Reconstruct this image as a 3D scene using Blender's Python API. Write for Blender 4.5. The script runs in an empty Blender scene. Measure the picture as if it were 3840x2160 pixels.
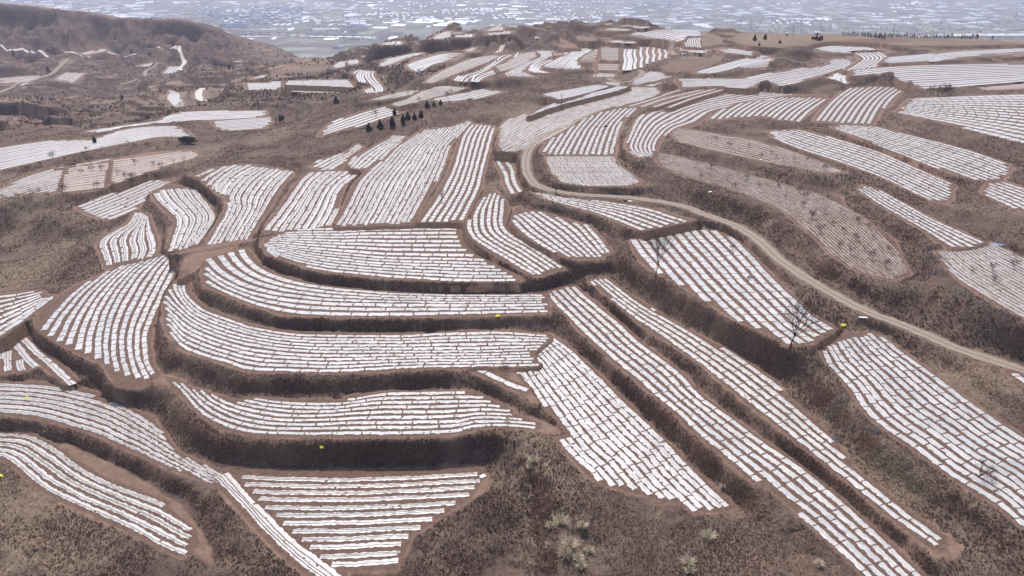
import bpy, bmesh, math, random
import numpy as np
from math import radians, sin, cos, tan, pi
from mathutils import Vector
S = bpy.context.scene
random.seed(7); RNG = np.random.default_rng(7)
# ------------------------------------------------------------------ camera, sky, sun, exposure
CAMZ = 80.0; PITCH = radians(24.1); FPX = 1839.0      # focal length in units of a 2576 px wide frame
cam_d = bpy.data.cameras.new("camera"); cam = bpy.data.objects.new("camera", cam_d)
S.collection.objects.link(cam); S.camera = cam
cam.location = (0, 0, CAMZ); cam.rotation_euler = (pi/2 - PITCH, 0, 0)
cam_d.sensor_width = 36; cam_d.lens = FPX*36/2576; cam_d.clip_start = 0.5; cam_d.clip_end = 30000
S.render.resolution_x = 1024; S.render.resolution_y = 576
W = bpy.data.worlds.new("World"); S.world = W; W.use_nodes = True
nt = W.node_tree; nt.nodes.clear()
sky = nt.nodes.new('ShaderNodeTexSky'); sky.sky_type = 'NISHITA'; sky.sun_disc = False
SUN_AZ = radians(-10); SUN_EL = radians(58)           # azimuth measured from +Y towards +X
sky.sun_elevation = SUN_EL; sky.sun_rotation = SUN_AZ; sky.air_density = 1.0; sky.dust_density = 2.5; sky.ozone_density = 1.0
bg = nt.nodes.new('ShaderNodeBackground'); bg.inputs[1].default_value = 0.15
wo = nt.nodes.new('ShaderNodeOutputWorld'); nt.links.new(sky.outputs[0], bg.inputs[0]); nt.links.new(bg.outputs[0], wo.inputs[0])
sd = bpy.data.lights.new("sun", 'SUN'); sd.energy = 3.6; sd.angle = radians(1.0); sd.color = (1, .94, .88)
sun = bpy.data.objects.new("sun", sd); S.collection.objects.link(sun)
sv = Vector((sin(SUN_AZ)*cos(SUN_EL), cos(SUN_AZ)*cos(SUN_EL), sin(SUN_EL)))
sun.rotation_euler = sv.to_track_quat('Z', 'Y').to_euler()
S.view_settings.view_transform = 'Standard'; S.view_settings.look = 'None'
S.view_settings.exposure = 0.14; S.view_settings.gamma = 1.0
S.cycles.max_bounces = 5; S.cycles.volume_bounces = 1; S.cycles.diffuse_bounces = 2; S.cycles.use_denoising = True

# ------------------------------------------------------------------ pixel -> ray helpers (used to survey real places off the photograph)
CR = {'O': (0, 0, 1.0), 'A': (0, 234.8, .3385), 'B': (838.5, 234.8, .3385), 'C': (1703.9, 234.8, .3385),
      'D': (0, 670.8, .3385), 'E': (838.5, 670.8, .3385), 'G': (1703.9, 670.8, .3385),
      'H': (0, 959.3, .3385), 'I': (838.5, 959.3, .3385), 'J': (1703.9, 959.3, .3385),
      'T': (0, 0, .2604), 'U': (637.3, 0, .2604), 'V': (1274.6, 0, .2604), 'W': (1905.2, 0, .2604)}
def pp(s):
    out = []; c = CR['O']
    for t in s.split():
        if t in CR: c = CR[t]
        else:
            x, y = t.split(','); out.append((c[0]+float(x)*c[2], c[1]+float(y)*c[2]))
    return np.array(out)
def rays(uv):
    uv = np.atleast_2d(uv); a = (uv[:, 0]-1288)/FPX; b = (724.5-uv[:, 1])/FPX
    return np.stack([a, np.cos(PITCH)+b*np.sin(PITCH), -np.sin(PITCH)+b*np.cos(PITCH)], 1)
def onz(uv, z):
    d = rays(uv); t = (np.asarray(z)-CAMZ)/d[:, 2]; return d[:, :2]*t[:, None]
def W1(s, z): return onz(pp(s), z)[0]
class Plane:
    def __init__(s, h):
        if isinstance(h, (int, float)): s.c = (float(h), 0., 0.); return
        uv = np.array([q[:2] for q in h], float); z = np.array([q[2] for q in h], float)
        p = onz(uv, z)
        if len(h) == 2:
            d = p[1]-p[0]; g = (z[1]-z[0])/(d@d)*d; s.c = (z[0]-g@p[0], g[0], g[1])
        else:
            M = np.column_stack([np.ones(3), p]); c = np.linalg.solve(M, z); s.c = tuple(c)
    def z(s, x, y): return s.c[0]+s.c[1]*x+s.c[2]*y
    def hit(s, uv):
        d = rays(uv); t = (s.c[0]-CAMZ)/(d[:, 2]-s.c[1]*d[:, 0]-s.c[2]*d[:, 1]); return d[:, :2]*t[:, None]
def smooth_line(p, n=None, step=None):
    p = np.asarray(p, float)
    if len(p) < 3: q = p
    else:
        P = np.vstack([2*p[0]-p[1], p, 2*p[-1]-p[-2]]); q = []
        for i in range(1, len(P)-2):
            t = np.linspace(0, 1, 9)[:-1, None]; a, b, c, d = P[i-1], P[i], P[i+1], P[i+2]
            q.append(.5*((2*b)+(c-a)*t+(2*a-5*b+4*c-d)*t**2+(3*b-a-3*c+d)*t**3))
        q.append(p[-1:]); q = np.vstack(q)
    L = np.r_[0, np.cumsum(np.linalg.norm(np.diff(q, axis=0), axis=1))]
    if n is None: n = max(2, int(L[-1]/step)+1)
    s = np.linspace(0, L[-1], n)
    return np.column_stack([np.interp(s, L, q[:, k]) for k in range(q.shape[1])])
def inside(poly, x, y):
    r = np.zeros(x.shape, bool); n = len(poly); j = n-1
    for i in range(n):
        xi, yi = poly[i]; xj, yj = poly[j]
        if yi != yj:
            c = ((yi > y) != (yj > y)) & (x < (xj-xi)*(y-yi)/(yj-yi)+xi); r ^= c
        j = i
    return r
def dist_line(pts, x, y, closed):
    d = np.full(x.shape, 1e18); n = len(pts)
    for i in range(n if closed else n-1):
        ax, ay = pts[i]; bx, by = pts[(i+1) % n]; vx, vy = bx-ax, by-ay; l = vx*vx+vy*vy+1e-9
        t = np.clip(((x-ax)*vx+(y-ay)*vy)/l, 0, 1); dx = x-ax-t*vx; dy = y-ay-t*vy
        np.minimum(d, dx*dx+dy*dy, out=d)
    return np.sqrt(d)
def sst(a, b, x): t = np.clip((x-a)/(b-a), 0, 1); return t*t*(3-2*t)
_T = np.random.default_rng(3).random((256, 256))
def vnoise(x, y):
    xi = np.floor(x).astype(int); yi = np.floor(y).astype(int); fx = x-xi; fy = y-yi
    fx = fx*fx*(3-2*fx); fy = fy*fy*(3-2*fy); a = xi & 255; b = yi & 255; a1 = (a+1) & 255; b1 = (b+1) & 255
    return (_T[a, b]*(1-fx)+_T[a1, b]*fx)*(1-fy)+(_T[a, b1]*(1-fx)+_T[a1, b1]*fx)*fy
def fbm(x, y, s, o=4, ridged=False):
    r = 0; amp = .5; tot = 0
    for k in range(o):
        n = vnoise(x/s+17.3*k, y/s-9.1*k)
        if ridged: n = 1-abs(2*n-1)
        r = r+amp*n; tot += amp; amp *= .5; s /= 2.03
    return r/tot
# ------------------------------------------------------------------ survey of the terraces
# style: b = film in blocks with soil bars, l = film with soil lines, w/p = worn film cover, o = open ground, X = each guide is one row
FIELDS = []
def F(style, h, poly, guides, ns, edge, desc, **k):
    FIELDS.append(dict(style=style, pl=Plane(h), poly=pp(poly) if poly else None, g=[pp(g) for g in guides], ns=ns, edge=edge, desc=desc, **k))
F('l', 2.2, "O 597,1186 900,1184 1205,1178 1215,1200 1180,1250 1100,1300 1030,1350 1010,1400 995,1430 838,1432 800,1400 740,1340 680,1290 630,1240",
  ["O 560,1188 720,1196 880,1198 1040,1193 1220,1183", "O 560,1438 838,1432 990,1424 1220,1412"], [12], 'top', 'triangular field at bottom centre', fill=.60)
F('l', 2.2, "O -60,960 120,966 215,980 240,990 240,1003 300,1018 380,1053 385,1066 415,1093 418,1105 445,1140 540,1180 570,1200 545,1222 500,1202 430,1175 300,1116 240,1088 100,1050 0,1040 -60,1040",
  ["O -60,962 0,963 120,969 240,992 330,1030 420,1090 480,1135 560,1188", "O -60,1038 0,1038 100,1049 240,1091 300,1117 430,1176 520,1220 545,1228"], [7], 'top', 'sweeping terrace at the left edge', per=9, fill=.68)
F('X', 2.2, None, ["O 548,1196 590,1238 640,1292 690,1345 745,1396 850,1475", "O 566,1192 606,1238 655,1288 706,1340 765,1390 870,1468"], [0], 'left', 'thin tongue running down to bottom edge', kind='l', per=5, wid=1.15)
F('l', 0.1, "H -200,385 0,388 220,400 400,480 560,600 760,720 1000,810 1255,905 1220,940 1440,1110 1455,1215 1380,1285 1350,1295 1200,1230 1000,1125 740,1000 500,900 280,775 100,610 0,570 -200,550",
  ["H -200,380 0,383 220,395 400,480 560,600 760,722 1000,812 1250,910 1480,1050", "H -200,540 0,560 100,605 280,770 500,895 740,995 1000,1120 1200,1230 1370,1305"], [5], 'top', 'curving field in the bottom left corner', fill=.66, per=14)
F('b', [(600, 1000, 6.1), (1355, 1070, 6.7)], "D 1245,830 1320,850 1400,900 1470,915 1550,940 1750,1005 1820,980 2040,990 2576,1000 E 110,965 430,935 860,925 1055,940 1145,980 1220,1020 1315,1060 1345,1105 1530,1170 1525,1200 1340,1200 1040,1185 1030,1215 850,1245 700,1258 300,1260 0,1260 D 2300,1262 1900,1255 1650,1200 1530,1120 1430,1030 1300,890",
  ["D 1560,800 1700,890 1850,945 2200,975 2576,975 E 430,930 860,922 1100,925 1600,1000", "D 1235,830 1320,900 1430,1035 1550,1135 1700,1203 1900,1245 2200,1257 E 0,1257 500,1255 860,1243 1040,1200 1300,1195 1600,1215"], [9], 'top', 'lens shaped terrace below centre', dots=1, per=5.6, fill=.7)
F('b', 8.8, "D 1310,110 1380,60 1412,70 1395,180 1480,280 1600,340 1760,400 1900,450 2200,490 2576,500 E 500,500 700,505 900,480 1250,480 1610,510 1620,540 1540,600 1490,640 1490,700 1530,720 1520,745 1040,748 500,764 130,788 0,788 D 2500,788 1860,778 1690,724 1360,612 1260,492 1230,400 1230,340 1215,250 1250,175",
  ["D 1395,55 1372,110 1392,200 1478,290 1600,350 1760,405 1900,450 2200,495 2576,504 E 500,505 900,485 1250,480 1640,510", "D 1190,215 1300,310 1400,395 1560,478 1750,540 2000,590 2300,618 E 0,622 750,622 1200,618 1640,600", "D 1150,440 1260,500 1360,610 1500,668 1690,722 1860,772 2200,786 2576,786 E 500,760 1040,748 1560,742"], [5, 6], 'top', 'long curved terrace below the yellow bag', per=4.7, dots=.4, fill=.78)
F('b', [(1380, 870, 8.5), (1700, 1240, 6.3)], "E 1600,545 1630,525 1700,560 1900,740 2060,900 2250,1090 2430,1270 2576,1400 J 0,565 150,690 240,780 320,860 412,925 370,950 130,965 20,895 I 2470,890 2340,845 2040,770 1900,695 1760,535 1655,430 1740,400 1650,250 1560,180 1450,50 E 1410,850 1350,750 1480,742 1500,640",
  ["E 1300,700 1440,940 1560,1130 1700,1340 1800,1447 I 1900,680 2050,860 2150,960 2300,1100", "E 1610,500 1760,610 1900,740 2100,940 2300,1130 2500,1320 J 40,580 240,775 430,950"], [12], 'left', 'crooked diagonal field right of centre', per=3.6, fill=.9, rough=1.3, al=1)
F('X', 8.3, None, ["E 1025,745 1100,775 1230,835 1330,880 1445,920"], [0], 'top', 'bare corner beside a shrub', kind='b', per=5, dots=.7, wid=1.1)
F('b', 11.0, "O 515,665 520,650 560,640 590,630 620,625 632,640 650,665 690,690 760,710 830,722 950,735 1100,740 1375,740 1380,785 1130,795 870,797 720,792 640,767 580,742 520,722 510,690",
  ["O 618,618 635,650 665,675 710,695 780,713 870,725 1000,736 1150,740 1400,740", "O 505,655 560,700 640,733 760,753 870,760 1150,764 1400,763", "O 500,705 560,737 640,768 720,788 800,795 950,797 1130,793 1400,786"], [4, 3], 'top', 'hooked terrace at picture centre', per=4.4, dots=.3, fill=.78)
F('b', 13.2, "A 1955,1130 1980,1080 2050,1060 2200,1015 2576,1000 B 700,962 925,962 928,1000 960,1110 1060,1200 1190,1270 1300,1330 1385,1380 1370,1398 1100,1405 800,1395 400,1370 A 2400,1325 2150,1245 2000,1195",
  ["A 1900,1060 2100,1020 2300,1003 2576,995 B 300,975 930,962 1400,962", "A 1900,1130 2060,1130 2300,1160 2576,1185 B 400,1210 1000,1222 1400,1240", "A 1950,1150 2040,1212 2200,1275 2400,1320 B 0,1330 400,1368 800,1394 1100,1403 1400,1396"], [8, 7], 'top', 'crescent field above the hooked terrace', per=4.0, fill=.78)
F('b', [(1060, 560, 14.6), (1150, 310, 20.5)], "B 1040,225 1180,240 1197,265 1160,400 1110,600 1092,700 1060,800 985,910 940,958 636,958 640,930 760,760 850,620 925,400 960,300",
  ["B 1030,222 960,310 922,420 885,550 805,710 720,840 620,975", "B 1205,250 1165,400 1122,560 1090,700 1030,830 960,970"], [6], 'left', 'tall field left of the hillside lane', per=2.3, fill=.72)
F('l', [(950, 570, 14.0), (1050, 320, 19.8)], "B 20,995 130,740 150,690 250,580 300,560 300,520 390,490 480,400 570,340 620,300 700,265 870,250 1000,205 1022,212 960,290 870,370 850,450 800,560 760,650 640,860 590,975 450,980 200,990",
  ["B 700,180 600,300 450,400 330,520 200,650 130,780 80,880 0,1010", "B 1050,190 935,318 872,400 832,520 765,680 685,830 600,985"], [15], 'left', 'broad fan shaped slope in mid picture', fill=.74)
F('l', [(760, 580, 12.8), (820, 435, 15.6)], "A 1958,1035 1990,975 2090,845 2180,700 2250,620 2330,578 2450,572 2576,578 B 120,575 185,592 100,660 70,700 40,800 10,920 A 2440,1000 2200,1024",
  ["A 2350,550 2240,640 2170,740 2090,850 2000,960 1935,1050", "A 2780,560 2600,690 2550,780 2520,880 2450,1010"], [9], 'left', 'plot left of the broad fan slope', fill=.76)
F('l', [(580, 615, 10.2), (600, 420, 14.2)], "A 1415,600 1660,545 1780,528 1900,533 2162,580 2165,610 2090,690 2000,850 1940,930 1830,1092 1580,1132 1528,1142 1600,1010 1690,850 1690,770 1600,735 1580,700",
  ["A 1700,500 1560,560 1400,620 1300,680", "A 1920,535 1760,630 1660,760 1690,850 1620,980 1520,1150", "A 2180,585 2080,700 1970,870 1830,1105"], [6, 8], 'left', 'wedge shaped plot right of curved gully bank', per=5, fill=.76)
F('l', [(430, 620, 8.3), (430, 480, 10.5)], "A 1135,745 1190,712 1270,678 1435,712 1545,830 1585,920 1545,1010 1465,1118 1400,1162 1243,1178 1270,1080 1310,960 1240,880 1160,800",
  ["A 1120,720 1170,800 1290,910 1310,965 1280,1070 1240,1190", "A 1445,690 1510,780 1580,870 1595,940 1550,1010 1465,1130"], [6], 'left', 'S bend plot left of the wedge plot', fill=.84)
F('l', [(310, 670, 6.9), (340, 540, 8.5)], "A 728,1120 800,1055 960,955 1000,878 1022,878 1105,908 1115,950 1155,1060 1170,1130 1135,1212 980,1252 860,1278 790,1295 768,1240",
  ["A 1005,870 955,960 800,1050 730,1115 745,1180 790,1300", "A 1100,895 1115,980 1160,1080 1172,1150 1120,1240"], [6], 'left', 'small tulip shaped plot beside the scrub slope', fill=.74)
F('l', 8.0, "A 568,852 1060,652 1285,642 1240,684 1030,824 1020,854 800,944 700,914",
  ["A 520,862 1060,645 1320,540", "A 760,965 1030,855 1350,690"], [8], 'top', 'slanting plot above the tulip plot', fill=.72)
F('b', [(250, 950, 5.4), (400, 650, 6.8)], "O 92,798 125,766 160,740 204,712 244,698 292,673 330,658 400,643 464,634 457,650 440,680 420,720 397,780 377,830 373,870 380,915 404,950 385,960 352,972 298,972 263,912 198,887 163,867 118,847 95,827",
  ["O 310,650 220,705 150,765 85,840", "O 400,640 340,686 298,740 272,790 258,850 258,930", "O 466,634 436,700 404,770 378,830 375,880 384,920 412,966"], [7, 6], 'left', 'block field left of the long curved terrace', per=2.9, fill=.78)
F('X', 3.2, None, ["D 60,515 130,590 190,670 270,745", "D 150,515 290,650 420,760 540,878", "D 58,630 60,775", "D 145,695 165,772", "D 10,585 -2,690"], [0], 'left', 'small plot at the left edge', kind='l', wid=1.25)
F('b', 6.0, "D -80,215 310,178 345,215 410,220 350,290 240,355 100,460 0,530 -80,560", ["D -80,215 160,190 420,150", "D -80,570 0,525 150,420 280,320 420,215"], [8], 'top', 'corner plot at the left edge', per=5)
F('b', [(1380, 690, 13.6), (1230, 480, 17.5)], "B 992,1020 998,938 1042,930 1088,808 1145,703 1172,703 1290,815 1288,900 1268,990 1335,1058 1482,1148 1600,1225 1703,1302 1560,1350 1500,1358 1300,1255 1100,1145 1008,1062",
  ["B 1080,790 1000,900 985,1000 1030,1085 1150,1160 1300,1250 1500,1370", "B 1290,690 1275,850 1270,980 1350,1062 1500,1145 1720,1300"], [6], 'left', 'boot shaped field in mid picture', per=2.5, fill=.74)
F('b', [(1450, 640, 15.4), (1350, 530, 17)], "B 1318,962 1343,908 1363,847 1460,876 1530,883 1690,928 1800,962 1895,978 1985,1080 2065,1180 2000,1220 1800,1230 1700,1206 1500,1108 1400,1045",
  ["B 1600,820 1760,890 1900,975 1990,1080 2080,1200", "B 1290,920 1400,1040 1500,1110 1600,1170 1740,1250"], [9], 'right', 'oval terrace under the lane', per=2.5, fill=.76)
F('b', 18.8, "B 1478,738 1552,742 1700,772 1900,792 2150,822 2300,846 2440,866 2576,922 2690,945 2600,968 2500,985 2310,1025 2200,985 2000,905 1800,845 1600,794",
  ["B 1530,715 1800,762 2100,802 2400,846 2600,905 2740,945", "B 1460,745 1600,792 1800,847 2000,908 2200,990 2330,1040"], [7], 'top', 'wedge terrace directly below the lane', per=2.7)
F('b', 16.8, "O 1590,612 1593,601 1650,596 1700,584 1775,576 1815,585 1860,610 1900,648 1945,700 1997,749 2042,792 2100,826 2095,837 2060,857 2010,868 1985,866 1930,838 1850,803 1790,763 1740,733 1690,703 1640,678 1608,652",
  ["O 1555,560 1592,622 1650,690 1720,765 1800,842 1900,935", "O 1800,555 1860,608 1900,648 1945,698 1997,747 2045,792 2110,832"], [11], 'left', 'diagonal field behind the two bare trees', per=3.3, fill=.78, al=1)
F('b', [(1400, 740, 10.9), (2200, 1400, 8.9)], "E 1575,200 1640,178 1720,152 1792,148 1900,238 2100,398 2300,578 2576,786 J 160,90 400,270 600,420 850,590 1000,700 1220,880 1400,1050 1600,1230 1820,1447 1960,1580 1540,1580 1340,1385 1200,1245 1000,1065 900,975 800,875 740,835 655,765 592,760 500,685 300,515 100,345 0,245 E 2400,965 2250,835 2000,625 1800,435",
  ["E 1560,195 1800,440 2000,630 2250,840 2400,970 J 0,250 100,350 300,520 500,692 700,870 900,1010 1100,1190 1340,1410 1500,1580", "E 1800,140 1900,235 2100,395 2300,575 2576,782 J 160,85 400,265 600,415 850,585 1000,695 1220,875 1400,1045 1600,1225 1960,1575"], [5], 'left', 'longest diagonal field down to bottom edge', per=3.9, fill=.72)
F('b', [(1520, 720, 12.5), (2350, 1370, 10.4)], "E 1908,112 1950,90 2022,78 2060,106 2200,205 2340,296 2440,356 2540,425 G 200,536 450,668 692,828 820,975 952,1092 1100,1230 1245,1400 J 1300,650 1700,950 1985,1158 1980,1245 1930,1262 1700,1090 1500,938 1250,728 1080,598 880,438 690,278 500,138 G 330,846 200,726 0,596 E 2300,440 2130,292 1990,165",
  ["E 1900,115 2050,240 2200,355 2400,495 G 0,605 330,855 500,995 690,1138 880,1296 J 1080,600 1500,945 1960,1275", "E 2050,65 2200,180 2400,315 G 0,385 300,560 500,690 700,830 950,1035 1240,1285 J 1500,600 1800,850 2100,1080"], [5], 'left', 'narrow diagonal field below the bare trees', per=3.9, fill=.72)
F('b', [(2100, 880, 15.6), (2560, 1200, 13.6)], "G 1083,632 1110,583 1200,528 1260,498 1425,492 1522,522 1622,598 1722,668 1900,798 2100,956 2300,1106 2576,1266 3000,1500 3000,2100 J 2800,1230 2576,1078 2370,908 2120,768 2020,690 G 1880,1440 1750,1350 1550,1208 1400,1068 1230,838 1100,690",
  ["G 1060,600 1130,740 1280,905 1390,1065 1540,1210 J 1770,510 2020,700 2240,835 2400,935 2576,1088 2900,1290", "G 1480,480 1700,650 1950,830 2200,1020 2450,1190 2700,1340 3000,1500"], [11], 'left', 'big field at the right edge', per=3.5, fill=.80)
F('X', 17.0, None, ["G 2505,795 2576,850 2700,930"], [0], 'top', 'edge of picture below the dirt road', kind='b', per=3.5, wid=1.2)
F('b', [(1450, 385, 21), (1500, 280, 24)], "B 1548,432 1600,343 1680,308 1760,258 1850,193 1940,158 2060,123 2160,98 2232,106 2312,108 2250,160 2162,182 2132,250 2102,330 2082,462 1580,462",
  ["B 1740,180 1620,330 1540,440 1520,480", "B 2290,90 2165,210 2120,320 2085,470"], [12], 'left', 'plot above the grey rounded terrace', per=1.8, fill=.74)
F('w', 21, "B 1585,468 2080,468 2112,530 2200,590 2292,660 2180,692 1900,694 1700,664 1640,604 1598,530", ["B 1560,460 1590,550 1640,640 1700,700", "B 2090,460 2150,540 2230,600 2330,690"], [36], 'left', 'rounded grey terrace inside the bend of the lane', fill=.8)
F('b', 23.2, "O 1577,368 1582,345 1599,310 1611,290 1640,279 1700,261 1740,249 1790,234 1850,227 1900,229 1960,235 2003,238 1960,246 1900,261 1840,269 1790,281 1770,301 1740,319 1705,323 1665,345 1657,360 1643,393 1612,397 1588,384",
  ["O 1618,399 1574,374 1582,340 1610,287 1660,268 1740,247 1850,225 1950,221", "O 1665,402 1664,360 1700,324 1750,306 1790,280 1850,266 1920,254 2008,241"], [8], 'top', 'hooked field upper right of the grey terrace', per=2.2)
F('X', 24.6, None, ["V 1180,1030 1400,962 1700,862 1990,830", "V 1290,1035 1560,945 1900,868", "V 1420,1035 1700,945 2050,850", "V 1560,1040 1800,950 2110,860"], [0], 'top', 'upper strips behind the hooked field', kind='b', per=2.5, wid=1.2)
F('b', 24.2, "C 232,202 320,128 450,73 640,53 830,18 1000,8 1082,12 1115,50 1040,92 890,214 720,194 640,174 400,184",
  ["C 215,205 310,130 430,65 560,30", "C 900,225 985,140 1055,88 1130,35"], [14], 'left', 'slanted plot above the old orchard', fill=.66)
F('b', 25.4, "O 2047,306 2070,275 2098,248 2125,226 2140,221 2205,218 2268,221 2274,226 2245,255 2230,268 2212,280 2205,300 2195,313 2125,312",
  ["O 2040,312 2092,252 2142,216", "O 2204,322 2228,275 2252,244 2284,222"], [10], 'left', 'slanted plot beside the large right hand field', per=2.0, fill=.7)
F('b', 28, "C 1628,137 1700,70 1740,38 1900,33 2200,18 2576,8 2900,0 2900,440 2576,362 2300,295 1900,203 1700,163",
  ["C 1500,50 1740,38 2200,18 2576,7 2900,0", "C 1500,128 1700,167 1900,213 2300,305 2576,378 2900,455"], [15], 'top', 'large field at the upper right edge', per=3.4, fill=.74)
F('b', 25.6, "C 1143,250 1220,236 1450,243 1540,263 1700,308 2100,408 2350,488 2484,550 2464,592 2412,642 2300,658 2200,643 1900,543 1600,424 1300,314",
  ["C 1180,215 1500,245 1700,303 2100,404 2350,485 2540,560", "C 1110,250 1300,322 1600,432 1900,552 2200,662 2330,700"], [11], 'top', 'upper long terrace right of orchard', per=4.0, al=1, fill=.74)
F('b', 24.0, "C 663,285 700,276 900,270 990,283 1200,348 1500,438 1800,568 2064,688 2034,722 2034,782 1982,814 1900,800 1700,706 1500,616 1200,506 900,406 750,346",
  ["C 700,225 990,278 1200,342 1500,434 1800,565 2120,705", "C 640,285 750,350 900,412 1200,512 1500,622 1700,715 1900,810 2030,870"], [9], 'top', 'lower long terrace right of orchard', per=4.0, al=1, fill=.74)
F('b', 22.8, "C 1346,710 1390,682 1470,707 1600,777 1800,887 1950,962 2100,1027 2284,1110 2200,1139 2030,1155 1938,1104 1800,1000 1650,910 1500,826 1430,776",
  ["C 1440,680 1700,822 1900,932 2100,1022 2310,1115", "C 1330,705 1430,780 1550,856 1700,940 1900,1060 2060,1165"], [5], 'top', 'thin tapering terrace beside the orchard', per=3.0)
F('b', 25.6, "C 2268,742 2308,660 2420,652 2576,707 2800,797 2800,960 2576,875 2450,835", ["C 2340,630 2600,712 2800,800", "C 2230,730 2500,858 2800,1005"], [7], 'top', 'cut off plot at the right edge', per=3.0)
F('w', 22.4, "C 1930,1180 2030,1162 2250,1132 2330,1112 2450,1172 2900,1390 G 2900,520 2576,372 2380,282 2150,132 2020,30 1975,-40", ["C 2330,1080 2600,1200 2900,1360", "C 1850,1180 2000,1340 2200,1480 2576,1700 2900,1850"], [22], 'top', 'pale ploughed terrace at the right edge', fill=.72)
F('w', [(1660, 400, 22.6), (2250, 680, 20.6)], "C -180,440 0,470 200,520 500,600 800,680 1000,740 1200,770 1230,830 1400,950 1600,1080 1650,1200 1720,1340 1600,1390 1450,1360 1300,1300 1150,1200 1000,1050 800,880 600,780 300,680 0,600 -120,540",
  ["C -180,435 0,465 500,600 1000,735 1400,940 1780,1330", "C -150,560 0,605 300,685 600,785 830,905 1030,1100 1280,1310 1500,1420"], [20], 'top', 'old orchard terrace with bare saplings', fill=.50, orch=1)
F('w', 24, "C -50,290 0,255 250,300 550,335 800,420 1000,490 1240,590 1100,592 800,532 500,472 200,402 0,352", ["C -60,250 250,295 550,330 800,415 1250,585", "C -40,345 200,405 500,475 800,535 1200,610"], [10], 'top', 'narrow orchard terrace', fill=.58, orch=1)
F('w', [(1270, 370, 20.5), (1620, 225, 25.5)], "O 1250,380 1255,350 1260,320 1280,300 1340,282 1390,262 1450,240 1530,225 1600,219 1655,221 1662,235 1640,245 1590,262 1540,271 1480,291 1430,321 1390,346 1330,373 1290,383",
  ["O 1235,340 1285,292 1390,256 1530,220 1650,212", "O 1280,400 1340,372 1430,322 1540,273 1680,238"], [18], 'top', 'long grey field above the lane', fill=.84)
F('w', [(1370, 275, 24.6), (1560, 218, 27)], "O 1330,292 1365,268 1430,250 1500,231 1560,217 1585,217 1560,226 1500,241 1420,261 1372,276", ["O 1330,288 1430,246 1560,212", "O 1340,296 1420,264 1590,222"], [8], 'top', 'bluish film slope', fill=.86, clean=1)
F('w', 26.5, "V 320,910 650,860 880,820 1010,830 830,880 700,920 500,965", ["V 300,905 650,850 900,810", "V 480,980 700,930 1030,835"], [9], 'top', 'pale plot by the gravel mound', fill=.84, clean=1)
F('s', [(0, 500, 7.0), (400, 330, 9)], "A -300,450 0,408 350,350 700,343 900,270 1100,245 1300,243 1380,273 1434,322 1200,322 1000,357 600,433 300,503 0,570 -300,640", ["A -300,450 0,405 350,355 700,315 900,268 1100,243 1400,238", "A -300,640 0,570 600,436 1000,357 1200,323 1480,328"], [13], 'top', 'long white slope at the far left', fill=.8, per=6)
F('s', 5.5, "A 620,290 750,265 1000,230 1180,205 1300,150 1350,140 1700,130 1980,128 1980,165 1900,176 1700,191 1400,201 1200,231 1000,246 800,291", ["A 600,290 1000,222 1180,190 1300,145 1700,126 2000,124", "A 780,300 1000,250 1200,233 1400,203 1700,193 2000,172"], [7], 'top', 'white field at the gorge rim', fill=.8, per=7)
F('w', 5.6, "A 1570,205 1750,195 2000,172 2022,215 1960,262 1700,277 1620,262", ["A 1560,200 2000,168", "A 1600,285 2030,255"], [9], 'top', 'greenish film plot', fill=.7, clean=1)
F('w', 9.5, "A -100,740 0,720 150,640 400,560 485,545 470,650 430,735 200,745 0,785 -100,800", ["A -100,700 200,560 485,480", "A 0,830 250,770 520,700"], [14], 'top', 'tattered white plot', fill=.8)
F('p', 9.8, "A 500,550 700,500 820,490 810,600 790,700 600,735 440,735 470,640", ["A 460,550 820,485", "A 430,760 800,720"], [13], 'top', 'pink furrowed plot', fill=.8)
F('p', 10.6, "A 830,505 1100,470 1300,440 1430,425 1490,460 1350,510 1200,550 1000,620 860,675 815,640", ["A 820,500 1100,465 1440,418", "A 800,700 1200,600 1500,500"], [12], 'top', 'long pink furrowed plot', fill=.8)
F('s', 15.0, "B -110,320 -60,260 0,210 200,140 450,80 690,70 600,112 400,172 200,243 -60,302 -110,330", ["B -110,270 0,205 200,132 450,74 700,64", "B -90,330 200,248 400,178 700,100"], [6], 'top', 'white field beyond the juniper bushes', fill=.66, per=7)
F('s', 20.5, "U 1690,970 1850,930 2100,880 2200,860 2430,885 2200,950 1900,985", ["U 1690,955 2100,868 2250,845", "U 1760,1000 2100,985 2440,895"], [7], 'top', 'distant white plot beyond the junipers', fill=.7, per=8)
F('w', 17, "U 1120,970 1400,890 1620,860 1550,905 1250,965", ["U 1120,960 1400,885 1620,855", "U 1200,980 1600,900"], [5], 'top', 'worn distant plot', fill=.8)
F('w', [(1000, 250, 17), (1130, 225, 21)], "U 1300,1015 1500,950 1700,850 1900,830 2080,850 1900,900 1650,970 1400,1030", ["U 1250,1000 1500,930 1700,840 2080,820", "U 1400,1045 1650,980 2100,865"], [11], 'top', 'worn distant slope', fill=.75)
F('X', 12.5, None, ["U 1160,690 1150,730 1190,790 1240,850 1240,905", "U 1130,690 1115,735 1160,795 1213,850 1215,905", "U 1108,688 1088,735 1132,800 1185,850 1190,905", "U 1085,685 1058,740 1085,802", "U 1063,682 1030,735 1060,800", "U 1040,680 1005,730 1030,792", "U 1015,678 965,715", "U 1135,850 1165,895", "U 1110,858 1138,898", "U 1085,867 1108,900"], [0], 'left', 'far S shaped strips', kind='s', wid=1.3)
F('w', 8.5, "U 320,800 340,780 900,770 930,790 980,848 700,835 320,822", ["U 260,760 320,840", "U 920,760 1000,850"], [34], 'left', 'fine ribbed plot', fill=.8, clean=1)
F('w', 7, "U -80,800 300,790 300,815 240,862 -60,862", ["U -90,790 300,785", "U -80,870 300,860"], [5], 'top', 'pale plot', fill=.8, clean=1)
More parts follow.
